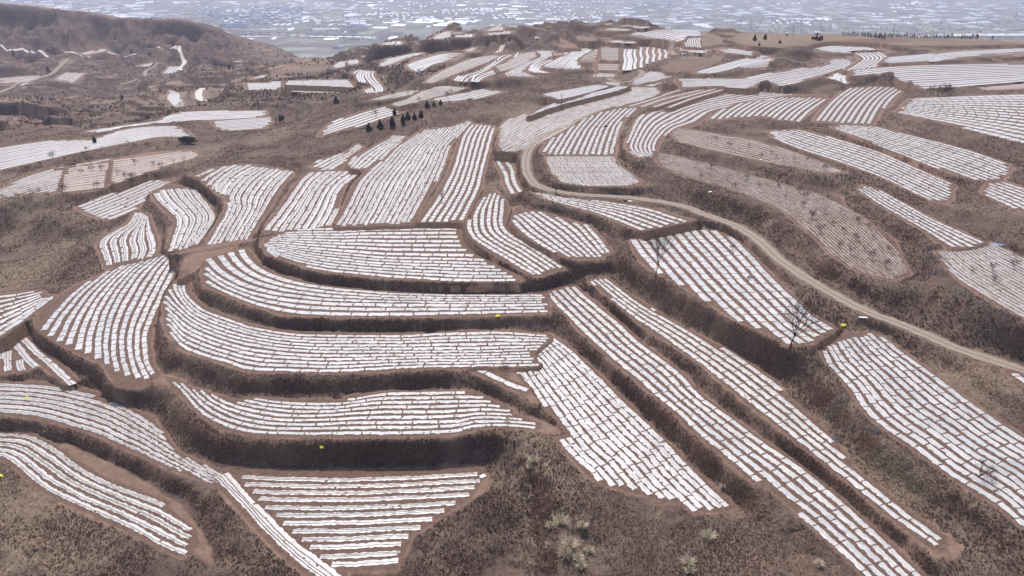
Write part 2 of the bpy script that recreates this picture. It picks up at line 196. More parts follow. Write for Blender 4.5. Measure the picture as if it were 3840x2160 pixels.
F('p', 5.5, "U 320,852 700,875 1040,892 1035,912 800,912 320,878", ["U 320,850 1040,890", "U 320,885 1040,915"], [3], 'top', 'pale ledge', fill=.85)
F('w', 21, "U 1475,630 1560,590 1850,510 2030,515 1900,575 1700,625 1555,690 1490,665", ["U 1470,620 1560,580 1850,503 2030,505", "U 1540,700 1700,632 1960,575"], [6], 'top', 'smooth pale slope', fill=.88, clean=1)
F('X', 21, None, ["U 1600,692 1700,632 1780,602 1870,585"], [0], 'top', 'far slope beside a white sack', kind='s', wid=1.5)
F('w', 22, "U 1650,800 1700,760 1850,670 2100,570 2330,530 2400,545 2300,590 2100,662 1950,722 1800,775 1700,810", ["U 1650,780 1850,660 2100,560 2400,520", "U 1700,820 1950,730 2420,560"], [8], 'top', 'long worn slope', fill=.72)
F('X', 24, None, ["U 2470,528 2400,545 2320,610 2180,690 2060,730 2000,790", "U 2490,532 2430,560 2350,612 2220,690 2100,740 2040,795", "U 2560,512 2480,590 2300,690 2150,730 2110,790", "U 2590,520 2500,600 2330,690 2190,740 2135,792", "U 2620,530 2520,610 2360,695 2215,750 2160,795", "U 1988,735 1945,780", "U 2020,735 1970,785"], [0], 'left', 'distant swooping strips with workers', kind='s', wid=1.3)
F('w', 25.5, "V 0,700 100,650 200,600 300,560 290,492 440,490 445,540 250,620 145,690 275,748 0,738", ["V 260,480 330,545 100,640 -30,700 0,760", "V 450,490 440,560 250,625 170,690 290,750"], [9], 'left', 'contour lined plot', fill=.75, clean=1)
F('w', 25.3, "V -120,640 0,600 60,560 180,510 290,500 300,545 100,640 0,690 -80,690", ["V -130,600 180,500 300,490", "V -80,700 100,645 310,550"], [7], 'top', 'speckled plot', fill=.7)
F('X', 26.0, None, ["V 440,578 290,605 220,668 285,702", "V 440,586 310,616 245,668 320,704", "V 440,594 330,628 272,670 365,705", "V 440,602 350,640 298,672 400,706"], [0], 'left', 'small nested arcs below the ridge', kind='s', wid=1.4)
F('w', 26.4, "V 350,650 380,620 560,540 660,480 760,465 830,485 720,540 670,590 700,640 720,668 560,668", ["V 340,640 560,530 660,470 780,455", "V 500,690 740,680 730,560 860,490"], [9], 'top', 'smooth white tongue', fill=.9, clean=1)
F('w', 27, "V 900,470 940,450 1110,455 1105,590 890,575", ["V 880,450 1110,450", "V 880,600 1110,600"], [12], 'top', 'streaked plot', fill=.5)
F('w', 26, "V 700,560 800,500 900,470 880,560 860,600 700,598", ["V 700,550 900,460", "V 700,610 880,600"], [6], 'top', 'brown worn plot', fill=.5)
F('w', 25.6, "V 860,615 1110,610 1105,690 860,680", ["V 850,605 1110,605", "V 850,695 1110,695"], [6], 'top', 'low brown plot', fill=.5)
F('X', 26.6, None, ["V %d,%d %d,%d %d,%d %d,%d %d,%d" % (t, 458, (t+b)/2-8, 458+(y-458)*.3, (t+b)/2+6, 458+(y-458)*.55, (t+b)/2-4, 458+(y-458)*.78, b, y) for t, b, y in ((1155, 1130, 682), (1190, 1165, 682), (1212, 1192, 680), (1245, 1240, 670), (1302, 1300, 655), (1366, 1355, 618), (1425, 1415, 600), (1480, 1480, 582), (1532, 1542, 566))], [0], 'left', 'square plot of widely spaced wavy strips', kind='s', wid=1.6)
F('s', 24.5, "V 833,742 885,700 1052,714 1010,752", ["V 870,695 825,745", "V 1062,712 1016,756"], [8], 'left', 'tiny far plot below the streaked terrace', fill=.6)
F('s', 25.8, "V 1198,822 1215,785 1290,740 1400,692 1662,712 1500,768 1400,790 1230,826", ["V 1150,800 1290,735 1420,680", "V 1210,838 1400,794 1680,712"], [8], 'top', 'far plot beside the lane bend', fill=.66)
F('s', 24.6, "V 915,805 990,790 1135,797 1080,835", ["V 900,800 1140,785", "V 960,815 1100,850"], [5], 'top', 'far sliver below the lane bend', fill=.6)
F('s', 28, "V 1790,712 2000,650 2300,570 2480,535 2562,545 2300,622 2100,682 1900,716", ["V 1780,708 2000,646 2300,566 2480,530", "V 1880,722 2100,686 2300,628 2580,548"], [4], 'top', 'long straight band on the far slope', fill=.8)
F('w', 28, "V 2230,650 2400,580 2576,560 2576,600 2460,670", ["V 2230,640 2576,550", "V 2230,670 2576,640"], [7], 'top', 'faint plot', fill=.7, clean=1)
F('s', [(1720, 215, 25.5), (2200, 160, 28.5)], "V 1635,765 2000,755 2200,768 2400,738 2540,705 W 200,700 460,655 540,660 680,630 700,590 720,575 830,568 912,590 900,622 850,662 640,717 540,752 350,802 200,832 100,805 0,800 V 2400,852 2200,852 2050,832 1900,832 1700,852 1640,822", ["V 1600,765 2000,752 2300,750 2540,700 W 460,650 720,570 900,530", "V 1600,860 2000,842 2430,862 W 200,842 540,762 850,668 960,600"], [9], 'top', 'long tapering field in the upper right', fill=.66, per=7)
F('s', 28.8, "W 880,488 1110,485 1180,510 1246,550 1200,600 1150,650 1050,668 850,688 846,676 960,600 1010,570", ["W 860,480 1000,550 1000,590 830,695", "W 1130,478 1256,550 1200,612 1090,680"], [6], 'left', 'curved boomerang plot in the upper right', fill=.66)
F('w', 30, "W 510,462 900,420 960,415 1150,480 1100,485 880,490 900,515 640,500", ["W 510,455 900,412 1100,410", "W 600,525 900,520 1180,490"], [9], 'top', 'pale plateau plot', fill=.88, clean=1)
F('w', 30, "W 980,415 1380,412 1490,440 1400,450 1180,450 1150,478", ["W 980,410 1400,408", "W 1100,480 1500,445"], [5], 'top', 'worn plateau plot', fill=.7)
F('X', 26.8, None, ["W 882,695 832,745 848,812", "W 832,700 785,752 795,808", "W 772,705 738,760 742,802", "W 712,745 683,792", "W 640,762 662,782"], [0], 'right', 'little fan of wide strips on a knoll', kind='s', wid=2.0)
F('w', 30.5, "W 1190,600 1250,555 1600,530 2000,490 2576,460 2900,445 2900,495 2300,512 1900,562 1700,592 1300,614", ["W 1190,560 1600,525 2000,484 2900,440", "W 1190,625 1700,598 1900,568 2900,500"], [6], 'top', 'long worn band', fill=.84, clean=1)
F('s', 29, "W 895,692 940,680 1300,645 1700,630 2576,618 2900,610 2900,765 2576,782 1900,842 1600,855 1400,792 1330,752 1210,722 900,728", ["W 880,690 1300,645 1700,628 2900,606", "W 1000,910 1600,862 1900,845 2576,790 2900,770"], [12], 'top', 'wide field at the upper right edge', fill=.66, per=8)
F('p', 28, "W 2090,850 2300,810 2576,785 2900,770 2900,830 2576,860 2200,870", ["W 2090,840 2900,765", "W 2150,875 2900,840"], [5], 'top', 'pale bank plot', fill=.8)
F('s', 32, "V 1190,345 1290,300 1500,286 1870,289 1897,320 1890,347 1740,352 1700,392 1640,412 1450,377 1300,347", ["V 1170,340 1350,294 1600,284 1920,286", "V 1480,430 1680,395 1780,354 1920,344"], [10], 'top', 'far terrace near the ridge top', fill=.66)
F('s', 31, "V 1718,455 1725,360 1890,352 1890,462 1800,458", ["V 1740,350 1716,400 1738,470", "V 1895,350 1870,400 1888,470"], [7], 'left', 'far zigzag plot near the ridge top', fill=.58)
F('s', 29.5, "V 1658,452 1720,450 1975,485 1945,516 1780,502 1670,480", ["V 1650,448 1985,480", "V 1660,490 1955,522"], [5], 'top', 'small bright far plot', fill=.8)
F('s', 29.5, "V 2030,492 2130,468 2432,508 2380,540 2200,520", ["V 2030,480 2140,460 2450,500", "V 2040,505 2390,550"], [6], 'top', 'small ribbed far plot', fill=.72)
F('X', 17.2, None, ["B 1215,472 1240,530 1280,600 1300,680 1340,748", "B 1245,450 1290,510 1328,570 1345,660 1398,742"], [0], 'left', 'sliver left of the lane', kind='b', per=2.2, wid=1.3)
F('l', 15.6, "A 2315,540 2370,498 2576,440 B 180,373 222,403 100,482 60,562 0,575 A 2400,580", ["A 2280,540 2420,468 2590,410 B 200,340", "A 2440,590 B 100,500 240,398"], [5], 'top', 'small plot left of the fan slope top', fill=.72)
F('l', 17.0, "B 118,532 150,478 300,398 450,313 542,318 480,382 390,452 310,532 230,567 130,562", ["B 100,540 155,465 300,382 470,300", "B 240,585 335,525 430,425 560,320"], [6], 'top', 'small plot upper left of the fan slope', fill=.74)
F('X', 23, None, ["U 2345,510 2385,470 2400,440 2405,405", "U 2372,505 2412,465 2425,435 2425,405"], [0], 'left', 'ridge foot below dark knoll', kind='s', wid=1.3)
F('X', 25.8, None, ["V 560,538 580,492", "V 580,538 598,495", "V 600,536 614,498", "V 620,533 632,500"], [0], 'left', 'tiny ledge between white tongues', kind='s', wid=1.3)
for s_, z_, g_ in (("V 970,400 1030,390 1250,405 1240,420 1020,412", 30, 2), ("V 960,282 1020,272 1190,288 1150,296 960,290", 34, 2), ("V 1080,250 1150,240 1395,262 1300,276 1090,256", 34.5, 3), ("V 720,250 900,235 1100,218 1100,232 900,248 740,262", 35, 2),
                   ("U 1720,375 1800,330 1850,310 1925,295 1900,355 1800,378", 24, 8), ("U 1925,300 2025,296 2020,325 1930,325", 26, 3), ("U 1930,345 2000,330 2120,332 2105,358 1960,358", 25, 4), ("U 2240,300 2350,250 2410,258 2400,295 2260,304", 31, 4), ("U 2262,320 2280,305 2480,300 2470,325 2270,344", 30, 5),
                   ("U 1220,420 1300,412 1420,395 1425,430 1260,432", 16, 3), ("U 770,640 830,600 900,590 900,630 790,662", 5, 5), ("U 905,600 940,578 1010,580 1010,610 920,628", 6, 4), ("U 1225,625 1300,570 1600,510 1640,520 1450,570 1330,620 1230,640", 17, 6), ("U 0,750 150,720 340,670 200,740 0,762", 0, 3),
                   ("T 0,760 200,740 420,730 425,750 250,795 0,800", -35, 4), ("T 560,545 700,520 1050,465 1030,490 800,535", -33, 3), ("T 1040,495 1140,525 1100,530 1050,510", -33, 2), ("T 1560,530 1700,510 1950,475 1960,485 1700,525", -34, 3), ("T 2100,600 2300,590 2400,600 2120,610", -35, 2), ("T 520,770 640,700 820,710 700,800", -35, 5), ("T 1560,730 1640,640 1740,640 1700,700", -35, 4), ("T 1330,640 1500,600 1600,590 1420,650", -35, 3), ("T 1400,470 1800,440 1900,450 1500,490", -31, 3), ("T 0,820 120,800 300,800 200,830", -33, 3), ("T 1640,870 1720,900 1730,960 1840,1010 1700,1030 1620,950", -2, 6), ("V 1330,790 1500,785 1540,810 1500,850 1350,830", 25, 5), ("U 40,930 530,955 500,968 60,945", 0.5, 3), ("U 2040,490 2150,455 2140,505 2080,505", 22, 4)):
    q = s_.split(); n2 = (len(q)-1)//2
    F('w', z_, s_, [q[0]+' '+' '.join(q[1:n2+1]), q[0]+' '+' '.join(reversed(q[n2+1:]))], [g_], 'top', 'far worn plot', fill=.8, clean=RNG.random() < .5)
# open (unfilmed) ground that is level: soil ledges and mounds
for s_, z_ in (("A 0,35 200,35 350,55 372,92 340,100 200,70 0,52", -8), ("A 110,168 200,150 330,165 350,205 220,190 120,185", -16), ("A 395,168 560,160 655,172 640,188 560,176 410,184", -7.3), ("A 370,268 430,275 600,245 640,225 640,240 430,290", -14.5), ("A 0,175 60,180 110,205 200,235 370,268 250,262 100,225 0,196", -6), ("A 0,300 110,292 112,305 0,320", -13), ("E 1040,755 1100,752 1340,756 1450,930 1510,1010 1430,925 1250,842", 8.2), ("E 1300,1110 1450,1130 1620,1190 1745,1195 1700,1240 1530,1215 1340,1200", 6.7), ("D 1150,800 1250,815 1300,850 1220,860 1150,850", 6.0), ("J 1990,1150 2070,1230 2010,1290 1900,1280", 10.4),
               ("I 1050,690 1130,700 1130,800 900,950 760,1010 700,1000 800,900 1000,850", 2.2), ("I 600,1090 520,1200 460,1400 440,1360 500,1200 480,1080", 2.2), ("H 480,470 560,520 900,670 1200,860 1290,910 1440,1100 1560,1340 1480,1250 1400,1100 1250,920 1000,800 760,690", 0.1), ("O 455,700 470,650 520,625 600,615", 10.2), ("O 430,640 470,630 600,605 680,597", 10.6), 
               ("U 430,560 520,600 600,560 700,570 650,640 520,640", 1), ("U 160,670 330,620 600,600 760,650 500,720 200,740", 3), ("V 640,340 720,335 860,395 720,395", 31), ("V 480,345 560,380 700,470 560,470", 28), ("V 1500,650 1800,520 2080,520 2050,600 1800,690 1560,700", 27.4),
               ("W -100,320 300,300 600,330 1300,350 2576,400 2576,430 1500,430 700,400 300,460 -100,440", 32.5), ("A 420,560 700,520 1100,440 1400,420", 10)):
    FIELDS.append(dict(style='o', pl=Plane(z_), poly=pp(s_), g=[], ns=[0], edge='', desc=''))
# lanes: (survey line with heights, width in metres, name, label)
LANES = [
 ("B 2060,95 1950,130 1800,205 1600,300 1500,370 1440,450 1430,560 1470,650 1550,700 1700,735 1900,757 2200,775 2576,832 C 200,900 400,970 600,1090 750,1230 900,1335 G 1000,110 1150,200 1400,330 1700,445 2100,615 2576,775 2900,900",
  [24.6, 24, 23, 21.5, 20.8, 20.2, 19.8, 19.6, 19.5, 19.5, 19.4, 19.2, 19, 18.8, 18.6, 18.5, 18.4, 18.3, 18.1, 17.8, 17.4, 17, 16.6, 16.2, 15.6], 2.7, 'dirt_road'),
 ("V 1170,340 1300,365 1480,400 1590,435 1580,480 1620,535", [32, 31.5, 30.5, 29.5, 29, 28.5], 2.6, 'hill_track'),
 ("V 1280,680 1310,700 1290,740 1200,790 1050,790 980,760", [26, 26, 25.5, 25, 24.6, 24.6], 2.6, 'field_track'),
 ("T 1965,855 1930,880 1920,930 1950,970 2060,985", [-3, -3, -3, -2.5, -2], 4, 'concrete_track'),
 ("T 0,520 250,515 560,545 1000,545 1300,548 1680,555 1760,600 1790,635 1750,655 1745,680 1860,693", [-32, -32, -33, -33, -33, -33, -34, -35, -35, -35, -35], 4.5, 'valley_road'),
 ("T 2070,690 2350,688 2435,670 2375,645", [-35, -35, -35, -35], 4, 'side_road'),
 ("T 0,905 100,860 300,790 450,745 520,705 600,630 655,578", [-31, -34, -35, -36, -36, -35, -34], 4, 'dirt_track'),
 ("T 1200,820 1300,785 1400,740 1415,690 1560,630", [-34, -35, -35, -35, -35], 3, 'foot_track'),
]
# background relief: (u, v, z)
K = """1300,1250,.6 1250,1440,-3 1500,1400,-4 1700,1440,-5 1900,1430,-2.5 1330,1140,4.3 1380,1180,4.2 1430,1250,3.2 1290,1120,4.2 1250,1200,.9 2050,1445,1 1600,1320,-3 1130,1400,-2.5 1050,1445,-2
2450,1400,9.5 2520,1440,9 2300,1250,11.5 2200,1130,12 2100,1050,12.5 2000,950,12.8 1850,880,13.3 1700,800,13.6 1620,740,13.8 2050,880,15 2400,1300,11 2480,1350,10.5
50,1300,-9 200,1420,-9 400,1445,-7 0,1440,-12 -150,1300,-11 600,1440,-5 300,1380,-8 120,1250,-7 690,1445,-3 0,1200,-6
100,700,2.5 50,650,1 150,640,3 0,620,-6 80,595,-5 180,560,-1 30,560,2 100,510,6 0,480,6 200,680,4 -100,600,-8 -100,500,4 210,610,4 60,720,4
560,390,11.5 700,390,13 640,350,11 850,350,16 1000,335,19 1150,290,21 1100,270,20 700,335,10 620,335,7.5 500,350,7.5 300,440,9 100,435,8.5 500,400,10.5 750,330,13 900,310,17 1050,300,20
750,250,4 640,250,0 500,300,3 560,245,-4 300,300,-4 130,335,1 50,262,-24 50,330,-1 200,300,-12 0,345,0 250,330,1 420,275,-8 400,245,-14 180,255,-22 600,290,4 800,240,10 -200,330,0
1290,268,24 1310,245,25.5 1180,235,22.5 1060,215,20 980,215,15 900,230,11 1250,290,22 1220,340,20 1240,420,17 1290,520,16.5 1300,400,18 1330,520,17.6 1240,250,23.5
1480,650,13.6 1450,680,12.6 1560,690,13.6 1580,580,17 1570,640,14.5 1545,560,17.6 1440,580,17.2
2440,560,24.5 2576,600,25 2700,650,25 2350,740,19 2250,760,18.4 2450,820,18 2576,870,17.6 2700,900,17 2180,500,23 2140,470,23 2300,680,21 2550,420,27.6 2440,480,25.6 2700,450,28 2420,900,16 2540,960,15.5 2700,1050,15 2330,700,20.5
1180,195,20 1080,180,17 1000,185,14 950,170,8 1130,160,18 1250,130,20 1050,140,8 980,150,2 900,165,0 1180,110,18 1100,110,12 1150,90,20 1250,90,25 1350,110,27 1400,135,27.5 1500,100,31 1560,90,33 1700,70,36 1850,75,35 1950,85,34 2100,88,33.5 2300,95,33 2560,105,32.5 2700,110,32
1440,85,32 1330,80,30 1230,80,25 1850,110,33 2000,115,31.5 2080,125,31 1640,110,31 1500,200,24.6 1400,205,23.6 1300,215,22.5 1480,230,25 2000,160,28 1950,140,29 2400,130,32 2200,120,31.5 2150,190,27.5 2300,240,27.5 1800,190,26.5 1700,165,27.6
870,140,-22 800,165,-22 760,185,-18 830,190,-8 700,200,-16 640,215,-14 700,175,-26 920,130,-12 960,120,-4 1010,108,4
30,225,-22 120,225,-24 250,225,-26 360,235,-22 470,225,-18 560,200,-24 640,190,-26 450,195,-30 350,200,-32 200,205,-32 80,200,-32 250,180,-38 400,170,-40 550,165,-36 650,165,-36 100,165,-42 0,190,-34 -200,200,-30 -200,160,-42 500,145,-46 350,140,-50 200,145,-50 50,145,-52 600,150,-42 0,130,-56 150,125,-56 300,122,-58 -200,120,-56 420,118,-58 520,118,-55 620,130,-52 690,150,-48
0,85,-33 100,92,-36 200,95,-38 300,90,-38 -200,80,-30 400,105,-45 500,100,-44 580,110,-46"""
KP = np.array([[float(a) for a in t.split(',')] for t in K.split()])
BASIN = lambda v: np.interp(v, [60, 82, 92, 105, 120, 130, 150, 165, 200, 225, 250, 270, 300], [-8, -14, -18, -23, -29, -32, -34, -35, -36, -34, -29, -22, -15])
KP[(KP[:, 1] > 1000) & (KP[:, 0] < 2100), 2] += 1.7
_m = (KP[:, 0] < 720) & (KP[:, 1] < 240) & (KP[:, 2] < -19) & ~((KP[:, 0] > 690) & (KP[:, 2] > -30)); KP[_m, 2] = BASIN(KP[_m, 1])
# mesa rim (u, v, z): rim lies on a steep face
MESA = [(-900, -10, 34), (-300, 0, 28), (0, 8, 23.5), (60, 12, 21), (130, 22, 16), (200, 28, 12), (300, 45, 4), (450, 48, 2), (500, 58, -3), (545, 72, -10), (580, 88, -19), (640, 108, -28), (715, 148, -39)]
EDGE = MESA+[(735, 165, -36), (800, 160, -26), (880, 140, -22), (930, 128, -12), (1000, 105, 4), (1060, 88, 14), (1150, 74, 22), (1250, 66, 28), (1340, 62, 32), (1450, 62, 34), (1560, 60, 36), (1750, 68, 36), (1870, 74, 35), (1960, 80, 34), (2100, 82, 34), (2250, 90, 33.5), (2400, 95, 33), (2576, 98, 33), (3300, 100, 33)]
BUMPS = [("V 1210,240", 34, 7, 24), ("V 1290,248", 34, 6.5, 24), ("V 1400,262", 34, 5, 24), ("V 1520,275", 34, 3, 24), ("V 500,280", 33, 5, 22), ("V 580,280", 33, 5.5, 22), ("V 690,290", 32, 3.5, 20), ("V 340,370", 30, 7, 24), ("V 130,400", 28, 6, 26), ("V 40,420", 27, 5, 22), ("V 230,350", 30, 5, 22), ("V 480,340", 31, 5, 24), ("U 1760,300", 22, 8, 26), ("U 1900,280", 23, 9, 26), ("U 2040,290", 24, 6, 26), ("U 2330,235", 29, 6, 20),
         ("V 2220,275", 32, 6, 18), ("W 380,560", 28, 5, 13), ("W 270,620", 27.5, 4, 11), ("W 640,830", 25.5, 2.5, 9), ("W 780,870", 25, 2.2, 9), ("W 1250,780", 27.5, 3, 8), ("W 1500,860", 27, 3, 8), ("W 1430,520", 30, 2.5, 9), ("V 240,940", 24.5, 3.5, 7), ("V 150,960", 24, 2.5, 7), ("V 1560,860", 25, 3, 7), ("V 2500,640", 28, 3, 8), ("V 2540,830", 25.5, 2, 8), ("V 130,960", 24.5, 2, 9)]
# ------------------------------------------------------------------ terrain height function
def field_world(f):
    pl = f['pl']
    if f['poly'] is not None: f['wp'] = pl.hit(f['poly'])
    f['wg'] = [smooth_line(pl.hit(g), n=90) for g in f['g']]
    if f['style'] == 'X':
        f['ranges'] = [g for g in f['wg']]
    allp = f['wp'] if f['poly'] is not None else np.vstack(f['wg'])
    f['D'] = float(np.median(np.linalg.norm(allp, axis=1)))
for f in FIELDS: field_world(f)
for i, L in enumerate(LANES):
    uv = pp(L[0]); z = np.array(L[1], float); p = onz(uv, z)
    LANES[i] = (smooth_line(np.column_stack([p, z]), n=len(p)*10),)+tuple(L[1:])
def dist_line_z(P, x, y):
    best = np.full(x.shape, 1e18); zz = np.zeros(x.shape)
    for i in range(len(P)-1):
        ax, ay, az = P[i]; bx, by, bz = P[i+1]; vx, vy = bx-ax, by-ay; l = vx*vx+vy*vy+1e-9
        t = np.clip(((x-ax)*vx+(y-ay)*vy)/l, 0, 1); d = (x-ax-t*vx)**2+(y-ay-t*vy)**2
        m = d < best; best[m] = d[m]; zz[m] = (az+t*(bz-az))[m]
    return np.sqrt(best), zz
KW = np.column_stack([onz(KP[:, :2], KP[:, 2]), KP[:, 2]])
ED = np.array(EDGE, float); EW = np.column_stack([onz(ED[:, :2], ED[:, 2]), ED[:, 2]])
MW = EW[:len(MESA)]
UP = np.vstack([EW[:, :2], [[2600, 500], [2600, -600], [-3000, -600], [-3000, 1300]]])
VAL = -200.0
# back of the mesa top and a few world-space points where the photograph gives no pixel
back = MW.copy(); back[:, 1] += 150; back[:, 2] -= 9
EXTRA = np.vstack([back, [[0, 20, -14], [60, 30, -8], [-60, 30, -16], [120, 60, 4], [-110, 60, -14], [180, 110, 14], [250, 180, 22], [-180, 120, -14], [-260, 200, -10], [330, 280, 30], [-400, 330, -8], [460, 400, 33], [-700, 600, -30], [-1100, 900, -45], [-1500, 1000, -40], [600, 480, 30], [0, -40, -18]]])
KW = np.vstack([KW, EXTRA])
def heights(x, y):
    """terrain height plus masks for arrays of world positions"""
    sh = x.shape; x = x.ravel(); y = y.ravel(); n = len(x); D = np.hypot(x, y)
    num = np.zeros(n); den = np.zeros(n); bare = np.zeros(n); till = np.zeros(n); dmin = np.full(n, 1e9); lane = np.zeros(n)
    for px, py, pz in KW:
        w = 12/(np.hypot(x-px, y-py)+11+.012*D)**4; num += w*pz; den += w
    d, zz = dist_line_z(EW, x, y); w = 1.5/(d+4)**4; num += w*zz; den += w
    wob = (fbm(x, y, 5.0, 3)-.5)*1.6
    exact = np.full(n, np.nan)
    for f in FIELDS:
        R = 28+.10*f['D']; P = f['wp'] if f['poly'] is not None else np.vstack(f['wg'])
        lo = P.min(0)-R; hi = P.max(0)+R
        idx = np.nonzero((x > lo[0]) & (x < hi[0]) & (y > lo[1]) & (y < hi[1]))[0]
        if not len(idx): continue
        xs = x[idx]; ys = y[idx]
        if f['poly'] is not None:
            d = dist_line(f['wp'], xs, ys, True); ins = inside(f['wp'], xs, ys); d[ins] = 0
        else:
            d = np.full(xs.shape, 1e9)
            for g in f['wg']: d = np.minimum(d, dist_line(g[::6], xs, ys, False))
            d = np.maximum(0, d-1.0)
        mar = .42+.0015*f['D']; d0 = d; d = np.maximum(0, d-mar-np.clip(wob[idx], -.5, 1.2)*.5)
        w = (1/(d+.1)**(2.7 if f['D'] < 150 else 4.0))*np.clip(1-d/R, 0, 1)**2; z = f['pl'].z(xs, ys)
        num[idx] += w*z; den[idx] += w
        e = d <= 0; exact[idx[e]] = np.fmax(exact[idx[e]], z[e])
        dmin[idx] = np.minimum(dmin[idx], d0)
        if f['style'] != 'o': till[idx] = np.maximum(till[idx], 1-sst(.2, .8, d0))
        if f['style'] != 'o' or True:
            b = 1-sst(mar*.9, mar*1.3+.3, d0+wob[idx]*.6); 
            if f['style'] == 'o': b *= .75 if f['D'] < 330 else .12
            bare[idx] = np.maximum(bare[idx], b)
    for L in LANES:
        P = L[0]; wd = L[2]; R = 30; lo = P[:, :2].min(0)-R; hi = P[:, :2].max(0)+R
        idx = np.nonzero((x > lo[0]) & (x < hi[0]) & (y > lo[1]) & (y < hi[1]))[0]
        d, zz = dist_line_z(P[::3], x[idx], y[idx]); d0 = d; d = np.maximum(0, d-wd*.5-.4)
        w = (1/(d+.12)**4.0)*np.clip(1-d/R, 0, 1)**2; num[idx] += w*zz; den[idx] += w
        dmin[idx] = np.minimum(dmin[idx], np.maximum(0, d0-wd*.3)); lane[idx] = np.maximum(lane[idx], 1-sst(wd*.5, wd*.5+1.2, d0+wob[idx]*.5))
    z = num/den
    # relief that no field covers: rough banks, small natural steps, gullied mesa face
    free = sst(1.5, 6, dmin)
    z = z+sst(.25, 1.1, dmin)*((fbm(x, y, 2.2, 3)-.5)*.75-np.maximum(0, fbm(x+50, y, 4.0, 3, True)-.66)*1.6)*np.clip(1-D/500, 0, 1)+free*((fbm(x, y, 9, 4)-.5)*2.2+(fbm(x+31, y+7, 24, 3, True)-.62)*4.5*sst(3, 12, dmin)*np.clip(1.3-D/400, 0, 1))
    far = sst(300, 520, D)*sst(5, 14, dmin); up = inside(UP, x, y)
    leftb = sst(430, 620, D)*sst(120, -60, x)
    dm, _ = dist_line_z(MW, x, y); far = far*sst(8, 90, dm)
    z = z+far*(fbm(x, y, 85+70*leftb, 6)-.5)*(9+30*leftb)+leftb*far*(-(fbm(x+90, y, 120, 4, True)-.62)*26)
    z = z+leftb*far*((fbm(x+.4*y, y*.55, 38, 4, True)-.6)*11)
    stp = 2.2+.5*leftb; q = z/stp; fr = q-np.floor(q); zs = (np.floor(q)+sst(.74, .98, fr))*stp
    z = z+far*(zs-z)*.85; h_ = np.sin(np.floor(q)*12.9898+np.floor(fbm(x, y, 160, 2)*9)*78.2)*43758.5; tread = (h_-np.floor(h_))*.75+.25*vnoise(x/40, y/40)
    mesa = sst(190, 110, dm)*sst(4, 36, dm)*inside(UP, x, y)*sst(930, 1010, D)*sst(60, -60, x+370)
    z = z+mesa*((fbm(x+.35*y, y*.30, 60, 5, True))-.60)*52+mesa*(fbm(x+.3*y, y*.4, 20, 3, True)-.6)*24
    bp = np.zeros(n)
    for s_, zb, h, r in BUMPS_W:
        q = np.hypot((x-s_[0])*.8, (y-s_[1])*1.1)/r+.55*(fbm(x, y, r*.6, 4)-.5); bp = np.maximum(bp, h*.92*sst(1.15, .05, q))
    z = z+bp
    z = np.where(np.isnan(exact), z, exact)
    # drop to the valley floor beyond the edge of the uplands
    dv = dist_line(UP, x, y, True); dv[up] = 0; t = sst(0, 330, dv+(fbm(x, y, 90, 4, True)-.5)*80*sst(5, 60, dv))
    z = z+(VAL-z)*t
    return [a.reshape(sh) for a in (z, bare, lane, t, dmin, tread, till)]
TANP = [onz(pp(a), z) for a, z in (('O -100,660 60,640 200,620 245,660 200,700 60,740 -100,760', 2), ('O -100,470 120,470 220,500 190,560 60,575 -100,560', 4), ('O -100,1300 60,1290 200,1350 330,1449 300,1560 -100,1560', -9), ('I 1380,480 1560,560 1600,740 1720,900 1900,1100 1900,1300 2000,1560 1450,1560 1400,1250 1300,950 1330,700', -4), ('W -600,300 300,290 1300,350 2600,400 2600,440 1500,440 700,420 -600,460', 33), ('G 880,60 1150,230 1500,400 1900,560 2300,750 2576,880 2576,1000 2100,740 1700,520 1300,380 1050,200', 17.5), ('C 300,1010 560,1040 800,1330 900,1430 760,1400 600,1180 450,1080', 18), ('J 900,100 1350,330 1700,800 1500,850 1100,450', 11), ('B 1250,130 1420,40 1600,90 1400,150', 24), ('A 1480,340 2000,420 2300,330 2100,250 1900,330 1700,420 1400,470', 12))]
BUMPS_W = [(W1(s, z), z, h, r) for s, z, h, r in BUMPS]
# ------------------------------------------------------------------ terrain mesh: rings that widen with distance
QUICK = False
def rings():
    r = [22.0]
    while r[-1] < 15500:
        q = r[-1]; dr = max(.45, .0031*q) if q < 720 else (.0036*q if q < 1350 else .008*q if q < 1900 else (.03*q))
        r.append(q+dr)
    return np.array(r)
RR = rings(); TH = np.radians(np.linspace(-53, 53, 960))
GR, GT = np.meshgrid(RR, TH, indexing='ij'); GX = GR*np.sin(GT); GY = GR*np.cos(GT)
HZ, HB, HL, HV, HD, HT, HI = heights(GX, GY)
def hgt(x, y):
    x = np.asarray(x, float); y = np.asarray(y, float)
    r = np.interp(np.hypot(x, y), RR, np.arange(len(RR))); t = np.interp(np.arctan2(x, y), TH, np.arange(len(TH)))
    i = np.clip(r.astype(int), 0, len(RR)-2); j = np.clip(t.astype(int), 0, len(TH)-2); a = r-i; b = t-j
    return HZ[i, j]*(1-a)*(1-b)+HZ[i+1, j]*a*(1-b)+HZ[i, j+1]*(1-a)*b+HZ[i+1, j+1]*a*b
def sampleg(G, x, y):
    r = np.interp(np.hypot(x, y), RR, np.arange(len(RR))); t = np.interp(np.arctan2(x, y), TH, np.arange(len(TH)))
    return G[np.round(r).astype(int), np.round(t).astype(int)]
